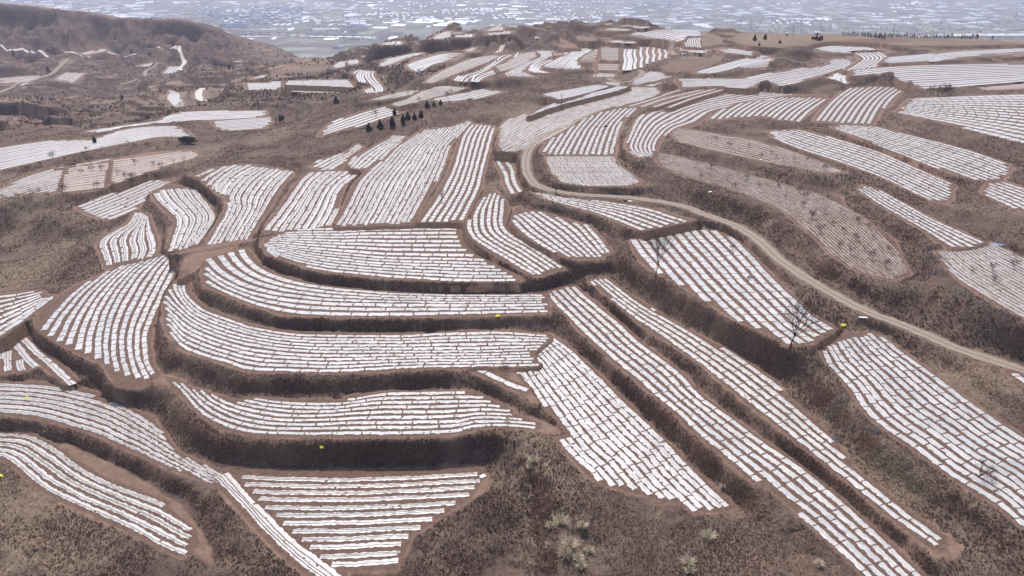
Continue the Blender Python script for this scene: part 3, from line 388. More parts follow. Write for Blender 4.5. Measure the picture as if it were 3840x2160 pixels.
def mesh_np(name, v, quads=None, tris=None, mats=(), mi=None, smooth=True, uv=None, link=True, attrs=None):
    me = bpy.data.meshes.new(name); v = np.asarray(v, np.float32)
    fl = []; nl = []
    if quads is not None and len(quads): fl.append(np.asarray(quads, np.int32).ravel()); nl.append(np.full(len(quads), 4, np.int32))
    if tris is not None and len(tris): fl.append(np.asarray(tris, np.int32).ravel()); nl.append(np.full(len(tris), 3, np.int32))
    lv = np.concatenate(fl); ln = np.concatenate(nl); ls = np.r_[0, np.cumsum(ln)[:-1]].astype(np.int32)
    me.vertices.add(len(v)); me.vertices.foreach_set('co', v.ravel())
    me.loops.add(len(lv)); me.loops.foreach_set('vertex_index', lv)
    me.polygons.add(len(ln)); me.polygons.foreach_set('loop_start', ls)
    if mi is not None: me.polygons.foreach_set('material_index', np.asarray(mi, np.int32))
    me.polygons.foreach_set('use_smooth', np.full(len(ln), smooth))
    for m in mats: me.materials.append(m)
    if uv is not None:
        u = me.uv_layers.new(name='UVMap'); u.data.foreach_set('uv', np.asarray(uv, np.float32)[lv].ravel())
    for k, a in (attrs or {}).items():
        at = me.attributes.new(k, 'FLOAT', 'POINT'); at.data.foreach_set('value', np.asarray(a, np.float32).ravel())
    me.update(calc_edges=True); me.validate(verbose=False)
    o = bpy.data.objects.new(name, me)
    if link: S.collection.objects.link(o)
    return o
def tag(o, label=None, cat=None, group=None, kind=None):
    if label: o['label'] = label
    if cat: o['category'] = cat
    if group: o['group'] = group
    if kind: o['kind'] = kind
    return o
# ------------------------------------------------------------------ materials
class NT:
    def __init__(s, name, rough=.9, spec=.3):
        s.m = bpy.data.materials.new(name); s.m.use_nodes = True; s.t = s.m.node_tree
        s.b = s.t.nodes['Principled BSDF']; s.b.inputs['Roughness'].default_value = rough; s.b.inputs['Specular IOR Level'].default_value = spec
        s.co = s.t.nodes.new('ShaderNodeTexCoord').outputs['Object']
    def n(s, t, **k):
        q = s.t.nodes.new(t)
        for a, b in k.items(): setattr(q, a, b)
        return q
    def l(s, a, b): s.t.links.new(a, b)
    def noise(s, scale, det=4, rough=.55, vec=None, dist=0):
        q = s.n('ShaderNodeTexNoise'); q.inputs['Scale'].default_value = scale; q.inputs['Detail'].default_value = det; q.inputs['Roughness'].default_value = rough; q.inputs['Distortion'].default_value = dist
        s.l(vec or s.co, q.inputs['Vector']); return q.outputs['Fac']
    def ramp(s, f, st):
        q = s.n('ShaderNodeValToRGB'); e = q.color_ramp.elements
        while len(e) > 1: e.remove(e[-1])
        for i, (p, c) in enumerate(st):
            k = e[0] if i == 0 else e.new(p)
            k.position = p; k.color = (c[0], c[1], c[2], 1) if isinstance(c, tuple) else (c, c, c, 1)
        s.l(f, q.inputs[0]); return q.outputs[0]
    def mix(s, f, a, b, mode='MIX'):
        q = s.n('ShaderNodeMix', data_type='RGBA', blend_type=mode)
        for v, i in ((f, 0), (a, 6), (b, 7)):
            if hasattr(v, 'links') or hasattr(v, 'is_linked'): s.l(v, q.inputs[i])
            elif isinstance(v, tuple): q.inputs[i].default_value = (*v, 1)
            else: q.inputs[i].default_value = v
        return q.outputs[2]
    def math(s, op, a, b=None, c=None):
        q = s.n('ShaderNodeMath', operation=op)
        for i, v in enumerate((a, b, c)):
            if v is None: continue
            if hasattr(v, 'is_linked'): s.l(v, q.inputs[i])
            else: q.inputs[i].default_value = v
        return q.outputs[0]
    def attr(s, nm): q = s.n('ShaderNodeAttribute', attribute_name=nm); return q.outputs['Fac']
    def mapv(s, sc, rot=(0, 0, 0), vec=None):
        q = s.n('ShaderNodeMapping'); q.inputs['Scale'].default_value = sc; q.inputs['Rotation'].default_value = rot; s.l(vec or s.co, q.inputs[0]); return q.outputs[0]
    def out(s, col, bump=None, strength=.5, dist=.1):
        if hasattr(col, 'is_linked'): s.l(col, s.b.inputs['Base Color'])
        else: s.b.inputs['Base Color'].default_value = (*col, 1)
        if bump is not None:
            q = s.n('ShaderNodeBump'); q.inputs['Strength'].default_value = strength; q.inputs['Distance'].default_value = dist; s.l(bump, q.inputs['Height']); s.l(q.outputs[0], s.b.inputs['Normal'])
        return s.m
def plain(name, c, rough=.8, spec=.3, var=.25, sc=3.0):
    m = NT(name, rough, spec); f = m.noise(sc, 3)
    return m.out(m.mix(f, tuple(a*(1-var) for a in c), tuple(min(1, a*(1+var)) for a in c)))
# earth
g = NT('earth', .95, .15)
big = g.noise(.018, 4); mid = g.noise(.16, 5, .6); fine = g.noise(1.3, 6, .68); vf = g.noise(6.0, 4, .7)
scrub = g.ramp(g.math('ADD', g.math('MULTIPLY', mid, .55), g.math('MULTIPLY', fine, .45)), [(.30, (0.065, 0.041, 0.034)), (.44, (0.104, 0.069, 0.058)), (.55, (0.147, 0.103, 0.083)), (.68, (0.222, 0.163, 0.124))])
drygr = g.ramp(fine, [(.3, (0.139, 0.099, 0.076)), (.5, (0.204, 0.149, 0.111)), (.72, (0.297, 0.226, 0.164))])
gm = g.ramp(g.noise(.045, 5, .6, dist=.6), [(.50, 0.), (.64, 1.)])
col = g.mix(g.math('MULTIPLY', gm, .62), scrub, drygr)
tanc = g.ramp(fine, [(.3, (0.158, 0.114, 0.086)), (.5, (0.232, 0.174, 0.127)), (.7, (0.334, 0.260, 0.184))]); col = g.mix(g.math('MULTIPLY', g.attr('tan'), .75), col, tanc)
redn = g.ramp(g.noise(.03, 4, .6, g.mapv((1, 1, 3))), [(.55, 0.), (.72, 1.)])
cliff = g.ramp(g.noise(.35, 5, .65, g.mapv((1, 1, .35))), [(.3, (0.122, 0.080, 0.063)), (.5, (0.192, 0.127, 0.098)), (.7, (0.291, 0.198, 0.149)), (.82, (0.440, 0.315, 0.241))])
steep = g.attr('steep')
col = g.mix(g.math('MULTIPLY', steep, g.ramp(mid, [(.40, .25), (.58, 1.)])), col, cliff)
pal = g.ramp(fine, [(.3, (0.185, 0.126, 0.096)), (.55, (0.250, 0.174, 0.132)), (.75, (0.315, 0.224, 0.172))])
col = g.mix(g.math('MULTIPLY', g.attr('flatfar'), .95), col, g.mix(.25, g.ramp(g.attr('tread'), [(0, (0.079, 0.057, 0.050)), (.3, (0.158, 0.111, 0.088)), (.5, (0.259, 0.183, 0.143)), (.7, (0.139, 0.103, 0.082)), (.85, (0.343, 0.252, 0.201)), (1, (0.390, 0.321, 0.270))]), pal))
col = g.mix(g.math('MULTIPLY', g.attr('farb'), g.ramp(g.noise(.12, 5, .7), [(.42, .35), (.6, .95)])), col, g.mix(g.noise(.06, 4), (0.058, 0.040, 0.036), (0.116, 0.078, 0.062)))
soil = g.ramp(g.math('ADD', g.math('MULTIPLY', g.noise(.5, 5, .6), .6), g.math('MULTIPLY', vf, .4)), [(.33, (0.191, 0.114, 0.086)), (.5, (0.273, 0.174, 0.132)), (.68, (0.355, 0.241, 0.185))])
rutv = g.mapv((.35, 3.0, 1), (0, 0, .5))
col = g.mix(g.attr('bare'), col, soil)
till_shade_c = g.ramp(g.noise(2.0, 5, .65), [(.3, (0.088, 0.054, 0.042)), (.5, (0.139, 0.089, 0.069)), (.7, (0.206, 0.140, 0.109))])  # tilled soil, with the furrow shade between the rows painted into its colour
col = g.mix(g.math('MULTIPLY', g.attr('till'), .8), col, till_shade_c)
lane_c = g.ramp(g.noise(1.2, 5, .6), [(.3, (0.206, 0.150, 0.109)), (.52, (0.288, 0.217, 0.159)), (.72, (0.391, 0.299, 0.223))])
col = g.mix(g.math('MULTIPLY', g.attr('lane'), .6), col, lane_c)
# valley floor: long narrow plots
def plots(rot, sx, sy, stops):
    v = g.mapv((1/sx, 1/sy, 1), (0, 0, rot)); vo = g.n('ShaderNodeTexVoronoi', voronoi_dimensions='2D', distance='CHEBYCHEV'); vo.inputs['Scale'].default_value = 1; vo.inputs['Randomness'].default_value = .75; g.l(v, vo.inputs['Vector'])
    sp = g.n('ShaderNodeSeparateColor'); g.l(vo.outputs['Color'], sp.inputs[0]); return g.ramp(sp.outputs[0], stops)
pa = plots(.25, 190, 46, [(.0, (.04, .04, .045)), (.2, (.12, .14, .09)), (.4, (.25, .22, .20)), (.6, (.05, .048, .055)), (.8, (.16, .19, .12)), (1., (.34, .33, .30))])
pb = plots(-.5, 60, 210, [(.0, (.06, .06, .06)), (.3, (.20, .16, .13)), (.5, (.11, .14, .09)), (.75, (.30, .28, .22)), (1., (.09, .08, .08))])
vm = g.ramp(g.noise(.0012, 3), [(.47, 0.), (.5, 1.)])
vc = g.mix(vm, pa, pb)
tr = g.ramp(g.noise(.006, 6, .7), [(.52, 0.), (.60, 1.)]); vc = g.mix(g.math('MULTIPLY', tr, .6), vc, (.085, .080, .075))
col = g.mix(g.attr('valley'), col, vc)
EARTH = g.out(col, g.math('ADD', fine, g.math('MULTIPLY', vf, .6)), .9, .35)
# mulch film
def film(name, c0, c1, rough=.38, tatter=0, soilc=(.235, .165, .135), warm=None):
    m = NT(name, rough, .45); uv = m.n('ShaderNodeUVMap').outputs[0]
    w = m.noise(1.0, 5, .65, m.mapv((1.1, 5.5, 1), vec=uv), .8); bl = m.noise(.35, 4, .6, m.mapv((.5, 1.5, 1), vec=uv))
    col = m.ramp(m.math('ADD', m.math('MULTIPLY', w, .6), m.math('MULTIPLY', bl, .4)), [(.36, c0), (.52, c1), (.7, tuple(min(.93, a*1.12) for a in c1))])
    if tatter:
        t = m.ramp(m.noise(1.9, 5, .72, m.mapv((.55, 2.2, 1), vec=uv)), [(tatter-.05, 1.), (tatter+.05, 0.)])
        big = m.noise(.09, 3); t = m.math('MULTIPLY', t, m.ramp(big, [(.3, .55), (.6, 1.)])); col = m.mix(t, col, soilc)
        fl = m.noise(3.1, 3, .7); dk = m.ramp(fl, [(.60, 0.), (.68, .75)]); col = m.mix(dk, col, tuple(a*.6 for a in soilc))
    else:
        s = m.ramp(m.noise(1.7, 4, .65), [(.60, 0.), (.72, .6)]); col = m.mix(s, col, soilc)
    return m.out(col, w, .35, .06)
FILM = film('mulch_film', (.30, .295, .295), (.545, .525, .51))
FILM2 = film('mulch_film_bluish', (.275, .275, .285), (.49, .485, .48))
WORN = film('worn_film', (.245, .238, .236), (.445, .43, .42), .6, .50)
WCLEAN = film('worn_film_clean', (.29, .29, .295), (.455, .45, .45), .5, .43)
PINK = film('dusty_film', (.30, .245, .22), (.45, .375, .34), .8, .46)
ORCH = film('orchard_film', (.26, .24, .23), (.42, .39, .365), .7, .555)
ds = NT('ridge_soil', .95, .1); SOIL = ds.out(ds.ramp(ds.noise(2.5, 4, .65), [(.3, (.085, .055, .043)), (.5, (.15, .100, .080)), (.7, (.225, .158, .128))]))
LANEM = NT('lane_dirt', .95, .1)
_uv = LANEM.n('ShaderNodeUVMap').outputs[0]
_s = LANEM.n('ShaderNodeSeparateXYZ'); LANEM.l(_uv, _s.inputs[0])
_t = LANEM.math('ABSOLUTE', LANEM.math('SUBTRACT', LANEM.math('ABSOLUTE', _s.outputs[1]), .5))
_r = LANEM.ramp(LANEM.math('ADD', _t, LANEM.math('MULTIPLY', LANEM.math('SUBTRACT', LANEM.noise(1.2, 4), .5), .5)), [(.05, (.42, .355, .30)), (.25, (.30, .245, .20)), (.5, (.20, .155, .125))])
LANEM = LANEM.out(LANEM.mix(LANEM.noise(3, 5, .7), _r, (.24, .19, .155)), LANEM.noise(4, 4), .5, .1)
CONC = plain('pale_concrete', (.52, .49, .45))
# ------------------------------------------------------------------ ground sheet
_h = [1000.0]  # far end of the sheet is flat valley floor
ni, nj = HZ.shape
I = np.arange(ni*nj).reshape(ni, nj)
q = np.stack([I[:-1, :-1], I[:-1, 1:], I[1:, 1:], I[1:, :-1]], -1).reshape(-1, 4)[:, ::-1]
dr = np.gradient(HZ, axis=0)/np.gradient(GR, axis=0); dt = np.gradient(HZ, axis=1)/(GR*(TH[1]-TH[0])); SL = np.hypot(dr, dt)
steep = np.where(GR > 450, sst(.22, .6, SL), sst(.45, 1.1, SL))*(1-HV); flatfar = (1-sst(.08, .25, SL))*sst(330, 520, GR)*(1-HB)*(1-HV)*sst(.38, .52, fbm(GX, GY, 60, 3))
TAN = np.zeros_like(HZ)
for P in TANP:
    r_ = np.hypot(*P.mean(0))*.035; d = dist_line(P, GX, GY, True); ins = inside(P, GX, GY); TAN = np.maximum(TAN, sst(-r_, r_, np.where(ins, d, -d)+(fbm(GX, GY, r_*1.6, 4)-.5)*r_*3))
ground = mesh_np('ground', np.stack([GX, GY, HZ], -1).reshape(-1, 3), quads=q, mats=[EARTH],
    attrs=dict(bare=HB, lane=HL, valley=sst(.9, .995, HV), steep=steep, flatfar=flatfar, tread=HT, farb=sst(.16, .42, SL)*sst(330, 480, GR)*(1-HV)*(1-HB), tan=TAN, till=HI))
tag(ground, kind='structure')
def ribbon(name, P, width, mat, lift=.05, step=1.0, kind='structure', jit=0, cols=2):
    L = smooth_line(P[:, :2], step=step); T = np.gradient(L, axis=0); T /= np.linalg.norm(T, axis=1)[:, None]+1e-9; N = np.stack([-T[:, 1], T[:, 0]], 1)
    c = np.linspace(-1, 1, cols+1); hw = width/2; V = []; U = []
    s = np.r_[0, np.cumsum(np.linalg.norm(np.diff(L, axis=0), axis=1))]
    jr = RNG.random((len(L), 2))*jit
    for k in c:
        p = L+N*(k*hw*(1+(jr[:, 0] if k < 0 else jr[:, 1])*abs(k)))[:, None]; V.append(np.column_stack([p, hgt(p[:, 0], p[:, 1])+lift])); U.append(np.column_stack([s, np.full(len(s), k)]))
    V = np.stack(V, 1); U = np.stack(U, 1); n, m = V.shape[:2]; I = np.arange(n*m).reshape(n, m)
    # keep the sheet above the ground mesh between its own samples
    V[:, :, 2] = np.maximum(V[:, :, 2], 0*V[:, :, 2]+V[:, :, 2])
    qq = np.stack([I[:-1, :-1], I[1:, :-1], I[1:, 1:], I[:-1, 1:]], -1).reshape(-1, 4)[:, ::-1]
    return tag(mesh_np(name, V.reshape(-1, 3), quads=qq, mats=[mat], uv=U.reshape(-1, 2)), kind=kind)
for L in LANES:
    P = L[0]; D = np.median(np.hypot(P[:, 0], P[:, 1]))
    ribbon(L[3], P, L[2], CONC if 'valley_road' in L[3] or 'side' in L[3] or 'concrete' in L[3] else LANEM, lift=.06 if D < 300 else (.25 if D < 700 else .8), step=max(.8, D*.004), jit=.3, cols=6 if D < 400 else 2)
# ------------------------------------------------------------------ mulch film rows
ORD = 'first second third fourth fifth sixth seventh eighth ninth tenth eleventh twelfth thirteenth fourteenth fifteenth sixteenth'.split()
ROWS = []       # (pixel size, field, order in field, geometry)
STUFF = []
def row_geo(f, L, Wd, D, rs, s0=0):
    """film row: L centreline samples, Wd widths. returns verts, uvs, quads, material ids"""
    kind = f.get('kind', f['style']); near = D < 330
    T = np.gradient(L, axis=0); T /= np.linalg.norm(T, axis=1)[:, None]+1e-9; N = np.stack([-T[:, 1], T[:, 0]], 1)
    s = np.r_[0, np.cumsum(np.linalg.norm(np.diff(L, axis=0), axis=1))]; n = len(L)
    rough = f.get('rough', 1.0)
    if kind == 'b':
        # insert short soil bars: sample positions at each bar
        per = f.get('per', 4.0)*max(1, D/330); bars = []; x = rs.uniform(.2, 1)*per
        while x < s[-1]-per*.25: bars.append(x); x += per*rs.uniform(.72, 1.25)
        if f.get('al'): bars = [b-s0+rs.uniform(-.12, .12)*per for b in np.cumsum(np.random.default_rng(5).uniform(.8, 1.2, 200)*per) if .25*per < b-s0 < s[-1]-.2*per]
        gap = .075+.0004*D; ss = list(s)
        for b in bars: ss += [b-gap, b+gap]
        ss = np.unique(np.round(np.clip(ss, 0, s[-1]), 3))
        L = np.column_stack([np.interp(ss, s, L[:, k]) for k in (0, 1)]); N = np.column_stack([np.interp(ss, s, N[:, k]) for k in (0, 1)]); Wd = np.interp(ss, s, Wd); s = ss; n = len(s)
        mid = (s[:-1]+s[1:])/2; isbar = np.zeros(n-1, bool)
        for b in bars: isbar |= abs(mid-b) < gap
    else: isbar = np.zeros(n-1, bool)
    T2 = np.stack([N[:, 1], -N[:, 0]], 1)
    j = lambda a: (rs.random(n)-.5)*a*rough*(1 if near else .5)
    if kind == 'l':
        c1 = rs.uniform(-.42, -.2); c2 = rs.uniform(.15, .45); g_ = .14 if D < 125 else .10
        if rs.random() < .35: cols = [-1, c1-g_, c1+g_, .1, 1]; soilc = [1]
        else: cols = [-1, c1-g_, c1+g_, c2-g_, c2+g_, 1]; soilc = [1, 3]
    elif near: cols = [-1, -.9, 0, .9, 1]; soilc = []
    else: cols = [-1, 0, 1]; soilc = []
    hgt0 = .035 if near else .05+.0002*D; V = []; U = []
    ph = rs.uniform(0, 9); cen = (.05*np.sin(s*.5+ph)+.025*np.sin(s*1.7+2*ph))*(D < 330)+j(.03)
    if isbar.any():
        ends = np.zeros(n); 
    for k in cols:
        off = k*Wd/2+cen
        if abs(k) == 1: off = off+j(.24)
        else: off = off+j(.05)
        p = L+N*off[:, None]+T2*(rs.normal(0, .055, n)*(near and isbar.any()))[:, None]; z = f['pl'].z(p[:, 0], p[:, 1])+(.02 if near else .04)+hgt0*(abs(k) < 1)+(rs.random(n)-.5)*(.03 if abs(k) < 1 else .0)
        V.append(np.column_stack([p, z])); U.append(np.column_stack([s, (k*.5+.5)*Wd]))
    m = len(cols); V = np.stack(V, 1); U = np.stack(U, 1); I = np.arange(n*m).reshape(n, m)
    qq = np.stack([I[:-1, :-1], I[1:, :-1], I[1:, 1:], I[:-1, 1:]], -1)[:, ::1]; mi = np.zeros((n-1, m-1), int)
    for c in soilc: mi[:, c] = 1
    mi[isbar] = 1
    if kind == 'l': # short breaks where soil was thrown on
        per = f.get('per', 6.0); x = rs.uniform(0, per*2); mid = (s[:-1]+s[1:])/2
        while x < s[-1]:
            c = rs.integers(0, m-1); k = np.argmin(abs(mid-x)); mi[k, c] = 1 if rs.random() < .7 else mi[k, c]; x += per*rs.uniform(.3, 1.2)
    V = V.reshape(-1, 3); U = U.reshape(-1, 2); qq = qq.reshape(-1, 4)[:, ::-1]; mi = mi.ravel()
    dots = f.get('dots', 0)
    if dots and near:   # clods of soil holding the film down
        x = .5*f.get('per', 4)
        ev = []; eq = []
        while x < s[-1]:
            if rs.random() < dots:
                c = np.array([np.interp(x, s, L[:, 0]), np.interp(x, s, L[:, 1])])+rs.normal(0, .1, 2); r = rs.uniform(.11, .2)
                b = len(V)+len(ev); z = float(f['pl'].z(*c))+hgt0*1.5+.04
                for a in range(8): rr = r*rs.uniform(.7, 1.2); ev.append((c[0]+rr*cos(a*pi/4), c[1]+rr*sin(a*pi/4), z))
                eq += [(b, b+1, b+2, b+3), (b, b+3, b+4, b+7), (b+4, b+5, b+6, b+7)]
            x += f.get('per', 4)*rs.uniform(.7, 1.2)
        if ev: V = np.vstack([V, ev]); U = np.vstack([U, np.zeros((len(ev), 2))]); qq = np.vstack([qq, eq]); mi = np.r_[mi, np.ones(len(eq), int)]
    return V, U, qq, mi
def project(p3):
    d = np.asarray(p3, float)-np.array([0, 0, CAMZ]); f = d[:, 1]*cos(PITCH)-d[:, 2]*sin(PITCH); u = d[:, 1]*sin(PITCH)+d[:, 2]*cos(PITCH)
    f = np.maximum(f, 1); return np.column_stack([1288+FPX*d[:, 0]/f, 724.5-FPX*u/f])
for fi, f in enumerate(FIELDS):
    if f['style'] == 'o': continue
    rs = np.random.default_rng(100+fi); G = f['wg']; D = f['D']; step = max(.42, D*.0040)
    lines = []
    if f['style'] == 'X':
        lines = [(smooth_line(g, step=step), None) for g in G]
    else:
        for gi in range(len(G)-1):
            a, b = G[gi], G[gi+1]; n = f['ns'][gi] if gi < len(f['ns']) else 1
            sp = np.linalg.norm(b-a, axis=1)/n
            T = np.gradient(a+b, axis=0); T /= np.linalg.norm(T, axis=1)[:, None]+1e-9
            e = (b-a)/(np.linalg.norm(b-a, axis=1)[:, None]+1e-9); perp = np.abs(e[:, 0]*T[:, 1]-e[:, 1]*T[:, 0]); sp = sp*np.maximum(perp, .35)
            for k in range(n):
                t = (k+.5+rs.uniform(-.06, .06))/n; c = a*(1-t)+b*t
                q = smooth_line(np.column_stack([c, sp]), step=step); lines.append((q[:, :2], q[:, 2]))
    med = np.median(np.concatenate([w for _, w in lines if w is not None])) if f['style'] != 'X' else 0
    order = 0
    for L, sp in lines:
        if sp is None:
            runs = [(0, len(L))]; Wd = np.full(len(L), f.get('wid', 1.15))
        else:
            ff = f.get('fill', .72)*(.77 if f['style'] == 'b' else .92 if f['style'] in 'ls' else 1); Wd = np.clip(sp*ff, .5*med*ff, 1.3*med*ff)
            ins = inside(f['wp'], L[:, 0], L[:, 1]); ins &= ~((~np.roll(ins, 1)) & (~np.roll(ins, -1)))
            ch = np.flatnonzero(np.diff(np.r_[0, ins.astype(int), 0])); runs = [(ch[i], ch[i+1]) for i in range(0, len(ch), 2)]
        for a, b in runs:
            if f['style'] in 'bls' and b-a > 8: a += rs.integers(0, 2); b -= rs.integers(0, 2)
            if b-a < 4: continue
            if f.get('sparse') and rs.random() > f['sparse']: continue
            V, U, qq, mi = row_geo(f, L[a:b], Wd[a:b], D, rs, a*step)
            if f['style'] in 'wp':
                STUFF.append((f, V, U, qq, mi)); continue
            px = project(V); vis = (px[:, 0] > 0) & (px[:, 0] < 2576) & (px[:, 1] > 0) & (px[:, 1] < 1449)
            if not vis.any(): STUFF.append((f, V, U, qq, mi)); continue
            pv = px[vis]; c = project(np.column_stack([L[a:b], f['pl'].z(L[a:b, 0], L[a:b, 1])])); okc = (c[:, 0] > 0) & (c[:, 0] < 2576) & (c[:, 1] > 0) & (c[:, 1] < 1449)
            ln = np.linalg.norm(np.diff(c, axis=0), axis=1)[okc[1:]].sum(); area = ln*np.mean(Wd)*FPX/np.mean(np.hypot(L[:, 0], L[:, 1]))*.5
            ROWS.append((area, fi, order, V, U, qq, mi, rs.random() < .3)); order += 1
ROWS.sort(key=lambda r: -r[0])
def merge(name, items, mats):
    vo = 0; V = []; U = []; Q = []; M = []
    for v, u, q, m in items: V.append(v); U.append(u); Q.append(q+vo); M.append(m); vo += len(v)
    return mesh_np(name, np.vstack(V), quads=np.vstack(Q), mats=mats, mi=np.concatenate(M), uv=np.vstack(U))
cnt = {}
for r in ROWS[:300]: cnt.setdefault(r[1], []).append(r[2])
tot = {}
for r in ROWS: tot[r[1]] = max(tot.get(r[1], 0), r[2]+1)
for area, fi, order, V, U, qq, mi, blue in ROWS[:300]:
    f = FIELDS[fi]; c = V.mean(0).copy(); c[2] = V[:, 2].min()
    o = mesh_np('mulch_film_strip', V-c, quads=qq, mats=[FILM2 if blue and f['D'] < 200 else FILM, SOIL], mi=mi, uv=U, smooth=False); o.location = c
    N_ = tot[fi]; k = order
    opp = {'left': 'right', 'right': 'left', 'top': 'bottom'}[f['edge']]; kk = N_-1-k
    if N_ == 1: w = 'lone white film strip in the '+f['desc']
    elif k <= kk and k < 16: w = 'film strip %s from the %s in the %s' % (ORD[k], f['edge'], f['desc'])
    else: w = 'film strip %s from the %s in the %s' % (ORD[min(kk, 15)], opp, f['desc'])
    tag(o, w, 'film strip', 'mulch film strips laid on the terraces')
tag(merge('mulch_film_strips', [r[3:7] for r in ROWS[300:]]+[s[1:] for s in STUFF if s[0]['style'] in 'bls' or s[0]['style'] == 'X'], [FILM, SOIL]), kind='stuff', label='remaining white film strips on the smaller and farther terraces', cat='film strips')
for nm, test, mats, lab in (('orchard_film', lambda f: f.get('orch'), [ORCH, SOIL], 'faint shreds of old film among orchard weeds'),
                      ('worn_film', lambda f: f['style'] == 'w' and not f.get('clean') and not f.get('orch'), [WORN, SOIL], 'grey tattered old film covering the unplanted terraces'),
                      ('pale_worn_film', lambda f: f['style'] == 'w' and f.get('clean'), [WCLEAN, SOIL], 'pale smooth old film on the far terraces'),
                      ('dusty_film', lambda f: f['style'] == 'p', [PINK, SOIL], 'dusty pinkish film ridges on orchard and ploughed terraces')):
    tag(merge(nm, [s[1:] for s in STUFF if test(s[0])], mats), kind='stuff', label=lab, cat='old film')
print('rows', len(ROWS), 'stuff', len(STUFF), 'smallest named', ROWS[min(299, len(ROWS)-1)][0])
# ------------------------------------------------------------------ dry grass and brush on the banks (uncountable)
def hit(uv):
    d = rays(np.array([uv]))[0]; t = np.r_[np.arange(60, 900, .5), np.arange(900, 9000, 4)]/1.0; t = t/np.linalg.norm(d)
    p = d[None]*t[:, None]; z = CAMZ+p[:, 2]; h = hgt(p[:, 0], p[:, 1]); k = np.argmax(z < h)
    x, y = p[k, :2]; return np.array([x, y, float(hgt(x, y))])
def at(s): return hit(pp(s)[0])
def tufts(name, N, r0, r1, hs, col, label, keep, seed, blades=7, wd=.09, spread=.5, steepw=False):
    rs = np.random.default_rng(seed); r = np.exp(rs.uniform(np.log(r0), np.log(r1), N)); t = rs.uniform(radians(-43), radians(43), N)
    if steepw:
        i0, i1 = np.searchsorted(RR, r0), np.searchsorted(RR, r1); j0, j1 = np.searchsorted(TH, radians(-43)), np.searchsorted(TH, radians(43)); sl = SL[i0:i1, j0:j1]
        w = np.clip(sl-.5, 0, 4)*np.gradient(RR)[i0:i1, None]/RR[i0:i1, None]; k = rs.choice(w.size, N, p=(w/w.sum()).ravel()); a, b = np.unravel_index(k, w.shape)
        r = RR[i0+a]+rs.uniform(-.5, .5, N)*np.gradient(RR)[i0+a]; t = TH[j0+b]+rs.uniform(-.5, .5, N)*(TH[1]-TH[0])
    x = r*np.sin(t); y = r*np.cos(t); ok = keep(x, y, rs); x = x[ok]; y = y[ok]; r = r[ok]; n = len(x); z = hgt(x, y)
    sc = (r/150)**.3; H = rs.uniform(hs[0], hs[1], n)*sc*(.6+.8*fbm(x, y, 7, 3)); c = np.clip(fbm(x, y, 22, 5)*2.6-.90+rs.normal(0, .15, n)+.38*sampleg(TAN, x, y), 0, 1)
    V = np.zeros((n, blades, 3, 3), np.float32)
    for b in range(blades):
        a = rs.uniform(0, 2*pi, n); w = wd*sc*rs.uniform(.6, 1.4, n); out = H*spread*rs.uniform(.3, 1.3, n); dx = np.cos(a); dy = np.sin(a)
        bx = x+dx*.12*H; by = y+dy*.12*H; hh = H*rs.uniform(.6, 1.1, n)
        V[:, b, 0] = np.stack([bx-dy*w, by+dx*w, z-.06], 1); V[:, b, 1] = np.stack([bx+dy*w, by-dx*w, z-.06], 1); V[:, b, 2] = np.stack([bx+dx*out, by+dy*out, z+hh], 1)
    V = V.reshape(-1, 3); T = np.arange(len(V)).reshape(-1, 3)
    o = mesh_np(name, V, tris=T, mats=[col], smooth=False, attrs=dict(tone=np.repeat(c, blades*3)))
    return tag(o, kind='stuff', label=label, cat='dry grass')
def tone_mat(name, stops):
    m = NT(name, .9, .15); return m.out(m.ramp(m.attr('tone'), stops))
GRASS = tone_mat('dry_grass', [(0, (0.142, 0.090, 0.073)), (.35, (0.190, 0.125, 0.100)), (.6, (0.266, 0.182, 0.140)), (.85, (0.381, 0.279, 0.205)), (1, (0.443, 0.353, 0.250))])
BRUSH = tone_mat('dry_brush', [(0, (0.112, 0.071, 0.057)), (.4, (0.182, 0.117, 0.092)), (.7, (0.254, 0.165, 0.126)), (1, (0.345, 0.221, 0.157))])
BANKB = tone_mat('bank_brush', [(0, (0.284, 0.183, 0.143)), (.4, (0.419, 0.277, 0.213)), (.7, (0.569, 0.387, 0.287)), (1, (0.600, 0.527, 0.373))])
def kp(lo, hi, pw=.5):
    def f(x, y, rs):
        q = (sampleg(HB, x, y) < .45) & (sampleg(HL, x, y) < .2) & (sampleg(HD, x, y) > .75); st = sampleg(SL, x, y); n = fbm(x, y, 11, 4)
        return q & (n+rs.normal(0, .09, len(x))+np.clip(st, 0, 1)*(.12 if pw > 0 else -.16) > lo)
    return f
tufts('dry_grass', 170000, 66, 480, (.16, .36), GRASS, 'dry straw and brown grass over the banks and slopes', kp(.44, 1, -1), 1, 5, .06)
tufts('dry_brush', 210000, 66, 480, (.18, .44), BRUSH, 'dark brown dry brush on the terrace banks', kp(.41, 1, 1), 2, 5, .06, .6)
tufts('bank_brush', 120000, 70, 420, (.16, .42), BANKB, 'brown brush clinging to the steep terrace banks', lambda x, y, rs: (sampleg(HD, x, y) > .5) & (fbm(x, y, 5, 3)+rs.normal(0, .1, len(x)) > .42), 9, 5, .06, .7, True)
tufts('basin_brush', 60000, 430, 1350, (.4, 1.1), BRUSH, 'dark scrub dotted over the eroded basin and mesa', lambda x, y, rs: (x < -40) & (sampleg(HB, x, y) < .3) & (sampleg(HL, x, y) < .2) & (sampleg(HV, x, y) < .05) & (fbm(x, y, 40, 4)+rs.normal(0, .08, len(x))+.15*np.clip(sampleg(SL, x, y), 0, 1) > .5), 12, 5, .22, .5)
